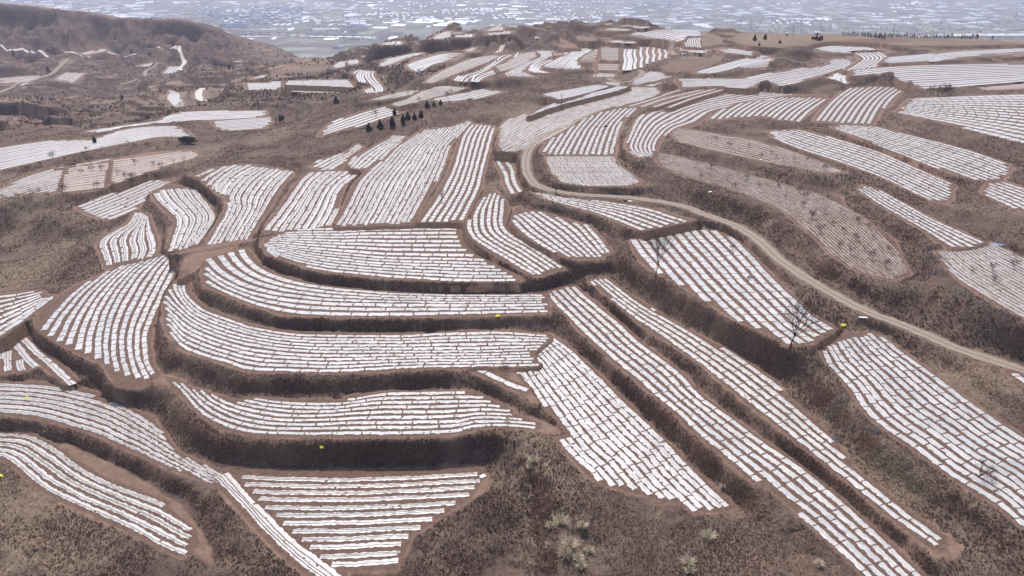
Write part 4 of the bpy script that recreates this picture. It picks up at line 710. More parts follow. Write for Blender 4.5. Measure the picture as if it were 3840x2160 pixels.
# weeds in the orchard terraces
def ko(x, y, rs):
    m = np.zeros(len(x), bool)
    for f in FIELDS:
        if 'orchard' in f['desc']: m |= inside(f['wp'], x, y)
    return m & (fbm(x, y, 6, 3) > .45)
tufts('orchard_weeds', 60000, 120, 330, (.15, .3), GRASS, 'short dry weeds between the orchard saplings', ko, 5, 5, .05)
# pale tussocks and brush heaps
EXP_P = [("I 1490,610", 1.3), ("I 1470,650", 1.0), ("I 1690,1060", 1.5), ("I 1620,1090", 1.1), ("I 1760,1230", 1.7), ("I 1720,1310", 1.5), ("I 1820,1330", 1.1), ("I 1850,1100", 1.0), ("J 230,1180", 1.5), ("J 80,1370", 1.3), ("J 90,1430", 1.0), ("I 1840,1390", .9), ("I 1900,1280", .9), ("J 340,790", .7), ("J 1050,1380", .8)]
def fan_tuft(n, H, wd, lean, rs, jz=0):
    V = []
    for _ in range(n):
        a = rs.uniform(0, 2*pi); l = rs.uniform(.15, lean); h = H*rs.uniform(.6, 1.1); r0 = rs.uniform(0, .3)*H; bx, by = r0*cos(a), r0*sin(a); tx, ty = bx+cos(a)*l*h, by+sin(a)*l*h
        mx, my = (bx*.4+tx*.6), (by*.4+ty*.6); px, py = -sin(a)*wd, cos(a)*wd; zt = h*(1-.35*l)
        V += [(bx-px, by-py, -.05), (bx+px, by+py, -.05), (mx+px*.8, my+py*.8, zt*.75), (bx-px, by-py, -.05), (mx+px*.8, my+py*.8, zt*.75), (mx-px*.8, my-py*.8, zt*.75), (mx-px*.8, my-py*.8, zt*.75), (mx+px*.8, my+py*.8, zt*.75), (tx, ty, zt)]
    return np.array(V)
STRAW = plain('straw', (.56, .48, .36), .85, .2, .25)
for i, (s, r) in enumerate(EXP_P):
    rs = np.random.default_rng(i); v = fan_tuft(170, r*.95, .022, 1.15, rs); p = at(s)
    o = mesh_np('grass_tussock', v, tris=np.arange(len(v)).reshape(-1, 3), mats=[STRAW], smooth=False); o.location = p
    side = 'left' if pp(s)[0][0] < 1450 else 'right'
    tag(o, 'pale straw grass tussock on the scrub slope at bottom '+('centre' if s[0] == 'I' else 'right'), 'grass tussock', 'pale grass tussocks on the lower scrub slope')
def tube(V, Q, p, q, r0, r1, k=4):
    p = Vector(p); q = Vector(q); d = (q-p); 
    if d.length < 1e-6: return
    d.normalize(); a = d.orthogonal().normalized(); b = d.cross(a); s = len(V)
    for c, r in ((p, r0), (q, r1)):
        for i in range(k): t = 2*pi*i/k; V.append(tuple(c+a*(r*cos(t))+b*(r*sin(t))))
    for i in range(k): Q.append((s+i, s+(i+1) % k, s+k+(i+1) % k, s+k+i))
GREYW = plain('grey_dead_wood', (.27, .235, .215), .9, .1, .3); BARK = plain('dark_bark', (.050, .037, .031), .9, .1, .3); TWIG = plain('twigs', (.065, .046, .040), .9, .1, .3)
HEAPS = [("C 1900,1230", 5.2, 3, 'heap of grey cut branches left of the pale ploughed terrace'), ("C 1930,1330", 4.2, 2.6, 'lower heap of grey cut branches left of the ploughed terrace'), ("G 2080,220", 4.5, 2.6, 'brush heap at top of the long pile by the dirt road'), ("G 2230,300", 5, 2.8, 'middle brush heap of the long pile by the dirt road'), ("G 2350,400", 4.6, 2.4, 'lowest brush heap of the long pile by the dirt road'),
         ("G 1450,1230", 1.9, 1.3, 'small grey twig heap beside the big right field'), ("G 1180,1040", 3.2, 1.6, 'grey straw and twig heap on the gully slope'), ("G 1180,1290", 1.3, .9, 'tiny twig heap in the gully bottom'), ("C 2200,720", 1.4, 1.1, 'twig heap on the mound beside the cut off plot')]
for i, (s, a, b, lab) in enumerate(HEAPS):
    rs = np.random.default_rng(50+i); V = []; Q = []; p = at(s)
    for _ in range(int(260*min(1, a/3))):
        rr = math.sqrt(rs.random()); t = rs.uniform(0, 2*pi); x, y = a*.55*rr*cos(t), b*.8*rr*sin(t); z = float(hgt(p[0]+x, p[1]+y))-p[2]+rs.uniform(0, .7)*(1-rr*.8)*min(1, a/3)
        d = Vector((rs.normal(), rs.normal(), rs.normal()*.35)).normalized()*rs.uniform(.3, .95); w = rs.uniform(.014, .03)
        m = Vector((x, y, z+.05)); tube(V, Q, m-d*.5, m+d*.3, w, w*.7, 3); tube(V, Q, m+d*.3, m+d*.5+Vector(rs.normal(0, .12, 3)), w*.7, w*.3, 3)
    o = mesh_np('brush_pile', V, quads=Q, mats=[GREYW], smooth=False); o.location = p; tag(o, lab, 'brush pile', 'heaps of cut branches')
# ------------------------------------------------------------------ bare trees
def empty(name, loc, rz=0):
    o = bpy.data.objects.new(name, None); S.collection.objects.link(o); o.location = loc; o.rotation_euler[2] = rz; o.empty_display_size = .3; return o
def bare_tree(H, seed, trunk=.32, levels=4, spread=.55, lean=(0, 0), r=.1):
    rs = random.Random(seed); VT = []; QT = []; VB = []; QB = []
    def grow(p, d, L, rad, lev):
        V, Q = (VT, QT) if lev == 0 else (VB, QB); segs = 4 if lev < 2 else 3; q = p
        for k in range(segs):
            d2 = (d+Vector((rs.gauss(0, .09), rs.gauss(0, .09), rs.gauss(0, .05)+.05))).normalized(); e = q+d2*(L/segs); r0 = max(.012, rad*(1-.5*k/segs)); r1 = max(.010, rad*(1-.5*(k+1)/segs))
            tube(V, Q, q, e, r0, r1, 6 if lev == 0 else (4 if lev < 2 else 3)); 
            if lev and lev < levels and k > 0:
                for _ in range(1 if lev > 1 else 2):
                    a = rs.uniform(0, 2*pi); o_ = d2.orthogonal().normalized(); o_.rotate(__import__('mathutils').Quaternion(d2, a)); grow(e, (d2*.75+o_*spread*1.1).normalized(), L*rs.uniform(.45, .68), r1*.72, lev+1)
            q = e; d = d2
        if lev < levels:
            n = 5 if lev == 0 else 2
            for i in range(n):
                a = 2*pi*i/n+rs.uniform(-.4, .4); o_ = d.orthogonal().normalized(); o_.rotate(__import__('mathutils').Quaternion(d, a)); grow(q, (d*.8+o_*spread*rs.uniform(.5, 1.2)).normalized(), L*rs.uniform(.55, .8) if lev else H*rs.uniform(.34, .46), rad*.62*(.8 if lev == 0 else 1), lev+1)
    grow(Vector((0, 0, -.15)), Vector((lean[0], lean[1], 1)).normalized(), H*trunk, r, 0)
    return VT, QT, VB, QB
def place_bare(name, p, H, seed, label, cat, group=None, parts=True, rz=0, **k):
    VT, QT, VB, QB = bare_tree(H, seed, **k)
    rt = empty(name, p, rz); a = mesh_np('trunk', VT, quads=QT, mats=[BARK]); a.parent = rt; b = mesh_np('branches', VB, quads=QB, mats=[TWIG]); b.parent = rt
    return tag(rt, label, cat, group)
place_bare('bare_tree', at("G 840,612"), 8.2, 3, 'largest leafless tree at lower corner of the diagonal field', 'tree', r=.18)
place_bare('bare_tree', at("B 2395,1385"), 8.2, 8, 'tall upright leafless tree at upper corner of diagonal field', 'tree', trunk=.42, spread=.42, r=.13)
place_bare('bare_tree', at("B 1785,1345"), 3.6, 12, 'small leafless tree where the terrace banks meet in the middle', 'tree', r=.06, levels=3, spread=.6)
place_bare('bare_tree', at("B 805,802"), 3.2, 14, 'small leafless tree standing on the tall striped field', 'tree', r=.05, levels=3)
place_bare('bare_shrub', at("E 1280,795"), 2.8, 15, 'leafless shrub on the bare corner of soil', 'shrub', r=.04, levels=3, spread=.8, trunk=.15)
place_bare('bare_tree', at("G 900,292"), 3.4, 16, 'small leafless tree at right edge of the diagonal field', 'tree', r=.05, levels=3)
place_bare('bare_shrub', at("J 2225,718"), 3.4, 19, 'leaning leafless shrub in the big right hand field', 'shrub', r=.08, levels=3, spread=.9, trunk=.2, lean=(.7, .2))
place_bare('bare_shrub', at("C 412,1165"), 1.6, 21, 'dark leafless shrub among the diagonal field strips', 'shrub', r=.04, levels=3, spread=.8, trunk=.2)
place_bare('bare_shrub', at("C 530,1385"), 1.3, 22, 'low dark shrub lower down in the diagonal field', 'shrub', r=.04, levels=3, spread=.9, trunk=.15)
place_bare('bare_shrub', at("G 880,945"), 2.6, 23, 'thin bare stalk on the gully slope', 'shrub', r=.03, levels=1, trunk=.6)
for q_, l_ in (("G 495,1010", 'left'), ("G 515,1020", 'middle'), ("G 550,1015", 'right')): place_bare('bare_shrub', at(q_), 1.7, 24+len(l_), l_+' one of three bare stalks beside the narrow diagonal field', 'shrub', r=.025, levels=1, trunk=.7)
def copy_tree(o, parent=None):
    c = o.copy(); S.collection.objects.link(c); c.parent = parent
    for ch in [k for k in bpy.data.objects if k.parent == o]: copy_tree(ch, c)
    return c
PR = [place_bare('sapling', (0, 0, 0), 1.9, 30+i, 'x', 'sapling', r=.04, levels=3 if i < 3 else 2, spread=.75, trunk=.22) for i in range(4)]
KIDS = {p.name: [k for k in bpy.data.objects if k.parent == p] for p in PR}; used = set()
def place_copy(protos, kids, i, p, sc, rz, lab, group):
    pr = protos[i]
    if pr.name not in used: used.add(pr.name); o = pr
    else:
        o = pr.copy(); S.collection.objects.link(o)
        for k in kids[pr.name]: c = k.copy(); S.collection.objects.link(c); c.parent = o
    o.location = p; o.scale = (sc,)*3; o.rotation_euler[2] = rz; o['label'] = lab; o['group'] = group; return o
sap = [("C 620,480 735,480 860,505 530,400 380,400 960,505 1100,575 280,350 700,450", 1.0, 'bare sapling on the narrow upper orchard terrace'),
       ("C 1210,890 1100,895 1165,985 1060,1035 1380,1165 1450,1095 1230,1035 1320,1095 1415,1005 940,845 800,785 910,745 750,705 430,705 170,635 1340,965 950,785 1130,785 1450,1235 1210,1155 600,695 250,560 520,640 1000,930 1280,1200 1560,1180 1540,1300", 1.1, 'bare sapling on the wide orchard terrace'),
       ("C 2340,1412 2500,1205 2505,1300 2340,1325 2175,1335", 1.1, 'dark bare shrub on the pale ploughed terrace at right'),
       ("A 565,500 620,480 690,575 755,575 600,600 490,735 725,705 400,490 560,560 680,520", 1.5, 'leafless fruit tree on the square pink plot at left'),
       ("A 1205,555 1250,585 1090,635 990,655 935,640 1370,510 1300,520 1140,540 1000,530 870,610", 1.5, 'leafless fruit tree on the long pink plot at left'),
       ("A 365,775 225,762 130,775 70,805 20,790 300,740", 1.4, 'leafless fruit tree below the tattered white plot'),
       ("A 950,375 880,450 1050,430 820,440 1100,400 1180,420 1250,390 760,420 640,430 300,540 200,580 480,500 1000,400 1320,420", 1.2, 'leafless fruit tree on the brown orchard slope at left'),
       ("B 290,140 320,172 350,100 600,110 860,85 640,60 40,90 170,90 B 210,120 1150,95 1010,70", 1.4, 'thin bare sapling near the dark junipers'),
       ("W 1690,920 1740,930 1780,925 1820,915 1850,905", 2.6, 'bare saplings on the verge at the upper right'),
       ("U 1500,915 1560,900 1910,900 1350,930 1870,940 2050,860", 1.6, 'thin bare tree on the worn distant slope')]
rs = random.Random(4)
for s, sc, lab in sap:
    for uv in pp(s):
        p = hit(uv); place_copy(PR, KIDS, rs.randrange(4), p, sc*rs.uniform(.7, 1.25), rs.uniform(0, 6), lab, 'bare saplings and fruit trees on old terraces')
# ------------------------------------------------------------------ junipers and other evergreens
GREEN = tone_mat('juniper_green', [(0, (.018, .021, .016)), (.5, (.033, .036, .026)), (1, (.062, .060, .042))])
def crown(H, R, n, seed, shape='cone'):
    rs = np.random.default_rng(seed); t = rs.random(n)**.8
    prof = (np.sin(np.clip(t*1.15+.12, 0, 1)*pi)**.6*(1-t*.38)) if shape == 'cone' else np.sqrt(np.clip(1-(2*t-1)**2, 0, 1))
    lob = 1+.22*np.sin(7*t+seed); a = rs.uniform(0, 2*pi, n); rr = R*prof*np.sqrt(rs.uniform(.35, 1, n))*(1+.18*np.sin(3*a+5*t+seed))*lob
    c = np.stack([rr*np.cos(a), rr*np.sin(a), H*(.06+.94*t)], 1); s = R*.17
    V = c[:, None]+rs.normal(0, 1, (n, 3, 3))*s*np.array([1, 1, 1.35]); tone = np.clip(rs.normal(.45, .25, n)+.2*np.sin(4*a+6*t), 0, 1)
    return V.reshape(-1, 3), np.repeat(tone, 3)
def evergreen(name, H, R, n, seed, shape='cone'):
    rt = empty(name, (0, 0, 0)); V = []; Q = []; tube(V, Q, (0, 0, -.3), (0, 0, H*.6), R*.10, R*.04, 6)
    a = mesh_np('trunk', V, quads=Q, mats=[BARK]); a.parent = rt; v, t = crown(H, R, n, seed, shape)
    b = mesh_np('crown', v, tris=np.arange(len(v)).reshape(-1, 3), mats=[GREEN], smooth=False, attrs=dict(tone=t)); b.parent = rt; return tag(rt, 'x', 'tree')
JP = [evergreen('juniper_bush', 3.2, 1.15, 900, i) for i in range(4)]; JK = {p.name: [k for k in bpy.data.objects if k.parent == p] for p in JP}
jun = [("B 265,285", 1.0, 'leftmost cone shaped juniper in the row of six'), ("B 350,268", 1.1, 'second cone shaped juniper from the left in the row'), ("B 440,248", 1.15, 'broad dark juniper third from left in the row'), ("B 520,226", 1.0, 'leaning dark juniper fourth from left in the row'), ("B 555,198", .9, 'small juniper behind the middle of the row'), ("B 605,198", .8, 'small round juniper near right end of the row'), ("B 653,184", .9, 'rightmost juniper of the close row'),
       ("B 455,163", .9, 'slender juniper standing behind the row beside white strips'), ("B 698,112", .95, 'juniper right of the far white strips'), ("B 748,96", .65, 'tiny juniper between two darker ones'), ("B 797,86", .65, 'round juniper farthest right on the slope'), ("A 2085,206", .9, 'juniper at the top corner of the worn slope'), ("A 2104,194", .6, 'tiny juniper beside the one at the slope corner'),
       ("V 2395,395", 1.1, 'large round juniper on the bare plateau'), ("V 2495,383", 1.05, 'cone shaped juniper right of the large round one'), ("W 75,385", 0.01, ''), ("W 568,390", 1.05, 'tallest juniper in the plateau cluster'), ("W 598,395", .85, 'round juniper in front of the plateau cluster'), ("W 618,388", .9, 'right hand juniper of the plateau cluster'), ("W 530,380", .6, 'small juniper left of the plateau cluster'), ("W 548,378", .55, 'small juniper touching the plateau cluster'), ("W 215,420", .7, 'low dark bush alone on the plateau'), ("V 2440,445", .6, 'low brown bush below the plateau junipers'),
       ("A 705,368", .8, 'dark bush beside the long white slope at left'), ("A 2500,80", 1.1, 'dark bush at the end of far white strips'), ("T 1270,515", 1.2, 'dark pointed tree beside the valley road'), ("T 470,700", 1.7, 'lone dark tree on the eroded basin at left'), ("T 465,510", 1.5, 'dark tree by the valley road at left'), ("T 130,520", 1.3, 'dark tree by the leftmost part of valley road'), ("T 1450,535", 1.3, 'dark tree clump beside the valley road bend'), ("T 2215,665", 1.2, 'dark tree by the side road in the basin'), ("T 1180,960", 1.1, 'dark brown bush on the far basin edge')]
for i, (s, sc, lab) in enumerate(jun):
    if sc < .1: continue
    place_copy(JP, JK, i % 4, at(s), sc, i*1.3, lab, 'dark junipers and evergreens')
hb = evergreen('evergreen_thicket', 2.6, 1.0, 1200, 9, 'round'); hk = [k for k in bpy.data.objects if k.parent == hb]
for k in hk:
    if k.name.startswith('crown'):
        n0 = len(k.data.vertices); co = np.zeros(n0*3, np.float32); k.data.vertices.foreach_get('co', co); co = co.reshape(-1, 3); sh = np.repeat(np.random.default_rng(1).uniform(-3.0, 3.0, n0//3), 3); co[:, 0] += sh; co[:, 2] *= (1-.06*sh*sh/3); k.data.vertices.foreach_set('co', co.ravel()); k.data.update()
hb.location = at("A 1395,372"); hb['label'] = 'wide dark evergreen thicket below the white slope at left'; hb['category'] = 'thicket'
def small_con(seed):
    v, t = crown(2.6, .8, 110, seed); v[:, :2] *= 1.1; V = [tuple(a) for a in v]
    return mesh_np('pine_sapling', v, tris=np.arange(len(v)).reshape(-1, 3), mats=[GREEN], smooth=False, attrs=dict(tone=t))
SP = [small_con(80+i) for i in range(5)]; fst = set()
def spot(i, p, sc, lab, group):
    o = SP[i]
    if i in fst: o = o.copy(); S.collection.objects.link(o)
    fst.add(i); o.location = p; o.scale = (sc,)*3; o.rotation_euler[2] = rs.uniform(0, 6); tag(o, lab, 'tree', group)
rows = [("W 120,292 380,306 760,300", 62, 1.0, .5, 'young pine in the dark row along the plateau edge'), ("W 820,345 1020,348", 14, .9, .8, 'young pine in the sparse row right of the dark one'), ("W 1030,350 1230,385", 16, 1.0, .8, 'young pine near the tall pole on the plateau'), ("W 1180,358 1800,372 2300,382", 80, .95, .5, 'young pine in the long row before the bright river'),
        ("V 1350,185 1500,235 1700,255", 32, .8, .5, 'young pine on the long dark ridge mound'), ("V 1840,255 2000,225 2150,192", 26, .9, .6, 'young pine in the dotted line on the far knoll'), ("U 2250,205 2340,207 2460,212", 26, .9, .4, 'young pine on the small square knoll'), ("U 1780,235 1900,228 1990,248", 24, 1.0, .4, 'young pine along the round dark knoll'),
        ("T 1150,285 1300,320 1500,330 1700,290", 34, 1.0, 2.2, 'dark bush on the face below the mesa'), ("T 1900,450 2100,455 2300,460", 22, .9, 2.2, 'dark bush on the lower mesa flank'), ("T 1870,575 1990,575 2040,580", 12, .9, 1, 'dark bush beside the basin terraces')]
for s, n, sc, jit, lab in rows:
    L = smooth_line(pp(s), n=n)
    for uv in L: 
        for _ in range(1): spot(rs.randrange(5), hit(uv+np.array([rs.gauss(0, 1.2), rs.gauss(0, jit)])), sc*rs.uniform(.6, 1.3), lab, 'young evergreens on the far ridge and mesa')
# ------------------------------------------------------------------ small man made things on the terraces
YEL = plain('yellow_plastic', (.80, .72, .05), .5, .4, .15); WHT = plain('white_plastic', (.78, .78, .78), .4, .4, .1); BLU = plain('blue_sheet', (.22, .30, .55), .5, .4, .15)
def crumple(name, p, r, mat, seed, label, cat, flat=.55):
    rs = np.random.default_rng(seed); bm = bmesh.new(); bmesh.ops.create_icosphere(bm, subdivisions=3, radius=1)
    for v in bm.verts:
        c = v.co.normalized(); n = sin(5*c.x+seed)*sin(4*c.y+1)+sin(7*c.z+3*c.x); v.co = Vector((c.x*r*1.25*(1+.25*n), c.y*r*(.8+.2*n), max(-.03, c.z*r*flat*(1+.3*n)+r*.25)))
    me = bpy.data.meshes.new(name); bm.to_mesh(me); bm.free(); me.materials.append(mat); o = bpy.data.objects.new(name, me); S.collection.objects.link(o); o.location = p; return tag(o, label, cat)
def sack(s, r, seed, lab):
    rt = crumple('yellow_bag', at(s), r, YEL, seed, lab, 'plastic bag'); rt.rotation_euler[2] = seed*1.1
    k = crumple('bag_flap', (r*1.0, r*.25, .02), r*.5, YEL, seed+4, None, None, .5); k.parent = rt; k = crumple('bag_handle', (-r*.4, -r*.9, .02), r*.38, YEL, seed+7, None, None, .5); k.parent = rt
sack("E 1222,378", .42, 1, 'yellow plastic bag on the bank crest in mid picture'); sack("D 2388,1345", .36, 2, 'yellow plastic bag caught on the dark bank below centre'); sack("G 1232,447", .42, 3, 'yellow plastic bag beside the dirt road at right'); sack("D 200,983", .3, 4, 'small yellow bag lying on the film strips at left'); sack("H 8,714", .3, 5, 'small yellow bag in the scrub at the left edge')
def sheet(name, p, a, b, rz, mat, label, cat):
    n = 10; x, y = np.meshgrid(np.linspace(-a/2, a/2, n), np.linspace(-b/2, b/2, n)); z = .12+.09*np.sin(x*3+y*2)*np.cos(y*4)+.0*x
    V = np.stack([x, y, z], -1).reshape(-1, 3); V2 = V.copy(); V2[:, 2] -= .03; I = np.arange(n*n).reshape(n, n); q = np.stack([I[:-1, :-1], I[:-1, 1:], I[1:, 1:], I[1:, :-1]], -1).reshape(-1, 4)
    o = mesh_np(name, np.vstack([V, V2]), quads=np.vstack([q, q[:, ::-1]+n*n]), mats=[mat]); o.location = p; o.rotation_euler[2] = rz; return tag(o, label, cat)
sheet('blue_tarp', at("C 2385,1128"), 2.9, 1.3, -.45, BLU, 'blue sheet lying at the foot of the bank at right', 'tarp')
sheet('film_scrap', at("C 620,495"), .7, .5, .3, WHT, 'white scrap on the crest of the orchard bank', 'plastic scrap'); sheet('film_scrap', at("C 245,735"), 1.0, .6, .3, WHT, 'pale scrap caught on the bank below the orchard', 'plastic scrap')
sheet('film_scrap', at("I 1110,712"), .9, .7, .6, WHT, 'loose white scrap right of the triangular field', 'plastic scrap'); sheet('film_scrap', at("G 1380,384"), 1.6, .5, -.3, WHT, 'white film scrap on the verge of the dirt road', 'plastic scrap')
sheet('film_scrap', at("B 2205,808"), 1.0, .6, .1, WHT, 'crumpled white film below the lane', 'plastic scrap'); sheet('film_scrap', at("B 2170,800"), .9, .6, .1, BARK, 'black plastic scrap below the lane', 'plastic scrap')
crumple('white_sack', at("U 1592,706"), 1.2, WHT, 6, 'white sack at the end of the far film row', 'sack', .9)
def hut(p, w, d, h, rz, lab):
    rt = empty('white_hut', p, rz); bm = bmesh.new(); bmesh.ops.create_cube(bm, size=1)
    for v in bm.verts: v.co = Vector((v.co.x*w, v.co.y*d, (v.co.z+.5)*h-.2))
    me = bpy.data.meshes.new('wall'); bm.to_mesh(me); bm.free(); me.materials.append(WHT); o = bpy.data.objects.new('wall', me); S.collection.objects.link(o); o.parent = rt
    V = [(-w*.56, -d*.6, h-.2), (w*.56, -d*.6, h-.2), (w*.56, d*.6, h-.2), (-w*.56, d*.6, h-.2), (-w*.56, 0, h+.35), (w*.56, 0, h+.35)]
    r = mesh_np('roof', V, quads=[(0, 1, 5, 4), (2, 3, 4, 5), (3, 2, 1, 0)], tris=[(0, 4, 3), (1, 2, 5)], mats=[WHT], smooth=False); r.parent = rt
    r = mesh_np('door', [(-.4, -d/2-.02, 0), (.4, -d/2-.02, 0), (.4, -d/2-.02, 1.8), (-.4, -d/2-.02, 1.8)], quads=[(0, 1, 2, 3)], mats=[BARK], smooth=False); r.parent = rt
    tag(rt, lab, 'hut')
hut(at("W 572,333"), 3.6, 2.5, 1.6, .1, 'small white hut behind the plateau junipers'); hut(at("W 282,342"), 1.6, 1.6, 1.6, 0, 'tiny white pump house on the plateau at right'); hut(at("V 1710,537"), 2.2, 1.4, 1.1, .2, 'tiny white box building on the brown far slope'); hut(at("V 290,385"), 2.4, 2, 1.6, .2, 'pinkish hut at top of the far gully slope')
POLE = plain('weathered_pole', (.16, .14, .13), .9, .2)
def pole(s, H, lab):
    rt = empty('utility_pole', at(s)); V = []; Q = []; tube(V, Q, (0, 0, -.5), (0, 0, H), .14, .09, 8); a = mesh_np('post', V, quads=Q, mats=[POLE]); a.parent = rt
    V = []; Q = []; tube(V, Q, (-.8, 0, H-.6), (.8, 0, H-.6), .06, .06, 4); a = mesh_np('cross_arm', V, quads=Q, mats=[POLE]); a.parent = rt; tag(rt, lab, 'utility pole', 'wooden utility poles')
pole("A 912,192", 8, 'utility pole above the white field at the gorge rim'); pole("T 2022,858", 10, 'tall utility pole beside the curved concrete track'); pole("W 1298,388", 10, 'tall pole among the pines on the plateau'); pole("W 1132,380", 7, 'shorter pole left of the tall plateau pole'); pole("W 340,352", 7, 'pole on the brown plateau at right'); pole("V 1970,290", 8, 'pole on the far knoll with dotted pines'); pole("V 1133,250", 7, 'pole behind the pale ridge plot'); pole("U 2018,352", 7, 'pole between the pale far plots'); pole("U 1745,352", 6, 'pole left of the pale far plots'); pole("V 2437,575", 5, 'short pole beside the long straight band'); pole("V 1740,580", 5, 'short pole on the brown far slope'); pole("B 1695,95", 5, 'short pole on the bluish film slope')
# ------------------------------------------------------------------ people
SKIN = plain('skin', (.45, .29, .21), .6, .3, .05); HAIR = plain('hair', (.02, .018, .016), .7, .3, .1)
def cloth(n, c): return plain(n, c, .85, .2, .2, 8)
DARK = cloth('dark_cloth', (.035, .033, .04)); NAVY = cloth('navy_cloth', (.045, .055, .10)); REDC = cloth('red_cloth', (.28, .05, .05)); GREYC = cloth('grey_cloth', (.16, .15, .15))
def skinned(name, pts, edges, rad, mat, parent, sub=1, root=0):
    me = bpy.data.meshes.new(name); me.from_pydata(pts, edges, []); o = bpy.data.objects.new(name, me); S.collection.objects.link(o); m = o.modifiers.new('s', 'SKIN'); m.use_smooth_shade = True
    for v, r in zip(me.skin_vertices[0].data, rad): v.radius = r if isinstance(r, tuple) else (r, r)
    me.skin_vertices[0].data[root].use_root = True; o.modifiers.new('u', 'SUBSURF').levels = sub; o.modifiers['u'].render_levels = sub; me.materials.append(mat); o.parent = parent; return o
def person(p, rz, pose, top, bot, label, group=None, sc=1.0):
    rt = empty('person', p, rz); b = {'walk': (0, .22, .28), 'stand': (0, .10, .10), 'bend': (.62, .12, .12)}[pose]; ln, st, arm = b
    def L(x, y, z): # bend the trunk forward about the hips
        dz = z-.92
        return (x, y+dz*sin(ln), .92+dz*cos(ln)) if dz > 0 else (x, y, z)
    pts = [L(0, 0, .92), L(0, .01, 1.12), L(0, .0, 1.36), L(0, .01, 1.47), L(0, .03, 1.60),
           L(-.17, 0, 1.38), L(-.23, -arm*.5, 1.12), L(-.24, arm*.4, .88), L(.17, 0, 1.38), L(.23, arm*.6, 1.12), L(.24, arm*1.2, .90),
           (-.10, 0, .88), (-.10, st*.9, .48), (-.10, st, .06), (-.10, st+.14, .03), (.10, 0, .88), (.10, -st*.45, .48), (.10, -st*1.1, .08), (.10, -st*1.1+.14, .03)]
    ed = [(0, 1), (1, 2), (2, 3), (3, 4), (2, 5), (5, 6), (6, 7), (2, 8), (8, 9), (9, 10), (0, 11), (11, 12), (12, 13), (13, 14), (0, 15), (15, 16), (16, 17), (17, 18)]
    rd = [(.15, .11), (.135, .10), (.15, .10), .052, .098, .06, .045, .03, .06, .045, .03, .085, .06, .045, .035, .085, .06, .045, .035]
    skinned('body', pts, ed, rd, SKIN, rt)
    g = lambda i, s=1.18: tuple(a*s for a in rd[i]) if isinstance(rd[i], tuple) else rd[i]*s
    ix = [0, 1, 2, 5, 6, 7, 8, 9, 10]; pj = [pts[i] for i in ix]; pj[5] = tuple(Vector(pts[6])*.25+Vector(pts[7])*.75); pj[8] = tuple(Vector(pts[9])*.25+Vector(pts[10])*.75)
    skinned('jacket', pj, [(0, 1), (1, 2), (2, 3), (3, 4), (4, 5), (2, 6), (6, 7), (7, 8)], [g(i) for i in ix], top, rt)
    ix = [0, 11, 12, 13, 15, 16, 17]; skinned('trousers', [pts[i] for i in ix], [(0, 1), (1, 2), (2, 3), (0, 4), (4, 5), (5, 6)], [g(0, 1.08)]+[g(i, 1.2) for i in ix[1:]], bot, rt)
    h = Vector(pts[4]); skinned('hair', [tuple(h+Vector((0, -.03, .0))), tuple(h+Vector((0, -.015, .06)))], [(0, 1)], [.098, .088], HAIR, rt, 2)
    # hands: palm with five fingers each
    for i in (7, 10):
        w = Vector(pts[i]); sg = -1 if i == 7 else 1; P = [tuple(w), tuple(w+Vector((0, .01, -.07)))]; E = [(0, 1)]; R_ = [.024, .03]
        for k in range(4): P += [tuple(w+Vector((0, -.025+.018*k, -.11))), tuple(w+Vector((-sg*.01, -.022+.018*k, -.155-.008*(k % 3))))]; E += [(1, len(P)-2), (len(P)-2, len(P)-1)]; R_ += [.009, .007]
        P += [tuple(w+Vector((-sg*.01, .045, -.06))), tuple(w+Vector((-sg*.015, .06, -.10)))]; E += [(1, len(P)-2), (len(P)-2, len(P)-1)]; R_ += [.010, .008]
        skinned('hand', P, E, R_, SKIN, rt)
    rt.scale = (sc,)*3; return tag(rt, label, 'person', group)
person(at("B 1655,737"), radians(170), 'walk', DARK, DARK, 'person in dark clothes walking along the dirt lane')
G_ = 'people working on the distant terraces'
for i, (s, pose, t, lab) in enumerate([("U 1592,690", 'stand', REDC, 'person in dark red standing behind the white sack'), ("U 2010,722", 'bend', NAVY, 'left one of two people bending at the far strips'), ("U 2025,712", 'stand', REDC, 'person in red standing at the foot of far strips'), ("U 2078,770", 'bend', DARK, 'person in black crouching between the swooping strips'), ("U 2175,690", 'stand', NAVY, 'first of four people along the rising far strip'), ("U 2190,685", 'bend', DARK, 'second of four people along the rising far strip'), ("U 2220,675", 'stand', GREYC, 'third of four people along the rising far strip'),
      ("U 2290,608", 'stand', DARK, 'left person of the pair high on the swooping strips'), ("U 2318,592", 'bend', NAVY, 'right person of the pair high on the swooping strips'), ("U 2350,600", 'stand', REDC, 'person in red just below the high pair'), ("V 410,568", 'stand', DARK, 'left person above the nested arcs'), ("V 463,570", 'stand', NAVY, 'person in navy right of the nested arcs'), ("V 450,575", 'bend', GREYC, 'bending person above the nested arcs'), ("V 218,672", 'stand', DARK, 'person standing at the left end of nested arcs'), ("V 1750,360", 'stand', DARK, 'person at the top of the zigzag plot'), ("U 2370,500", 'bend', NAVY, 'bending person at the foot of the ridge strips')]):
    person(at(s), i*1.7, pose, t, DARK, lab, G_, 1.05)
m_ = at("B 2022,250"); mt = crumple('tool_heap', m_, .55, DARK, 3, 'small dark heap of tools among the strips above the grey terrace', 'tool heap', .6)
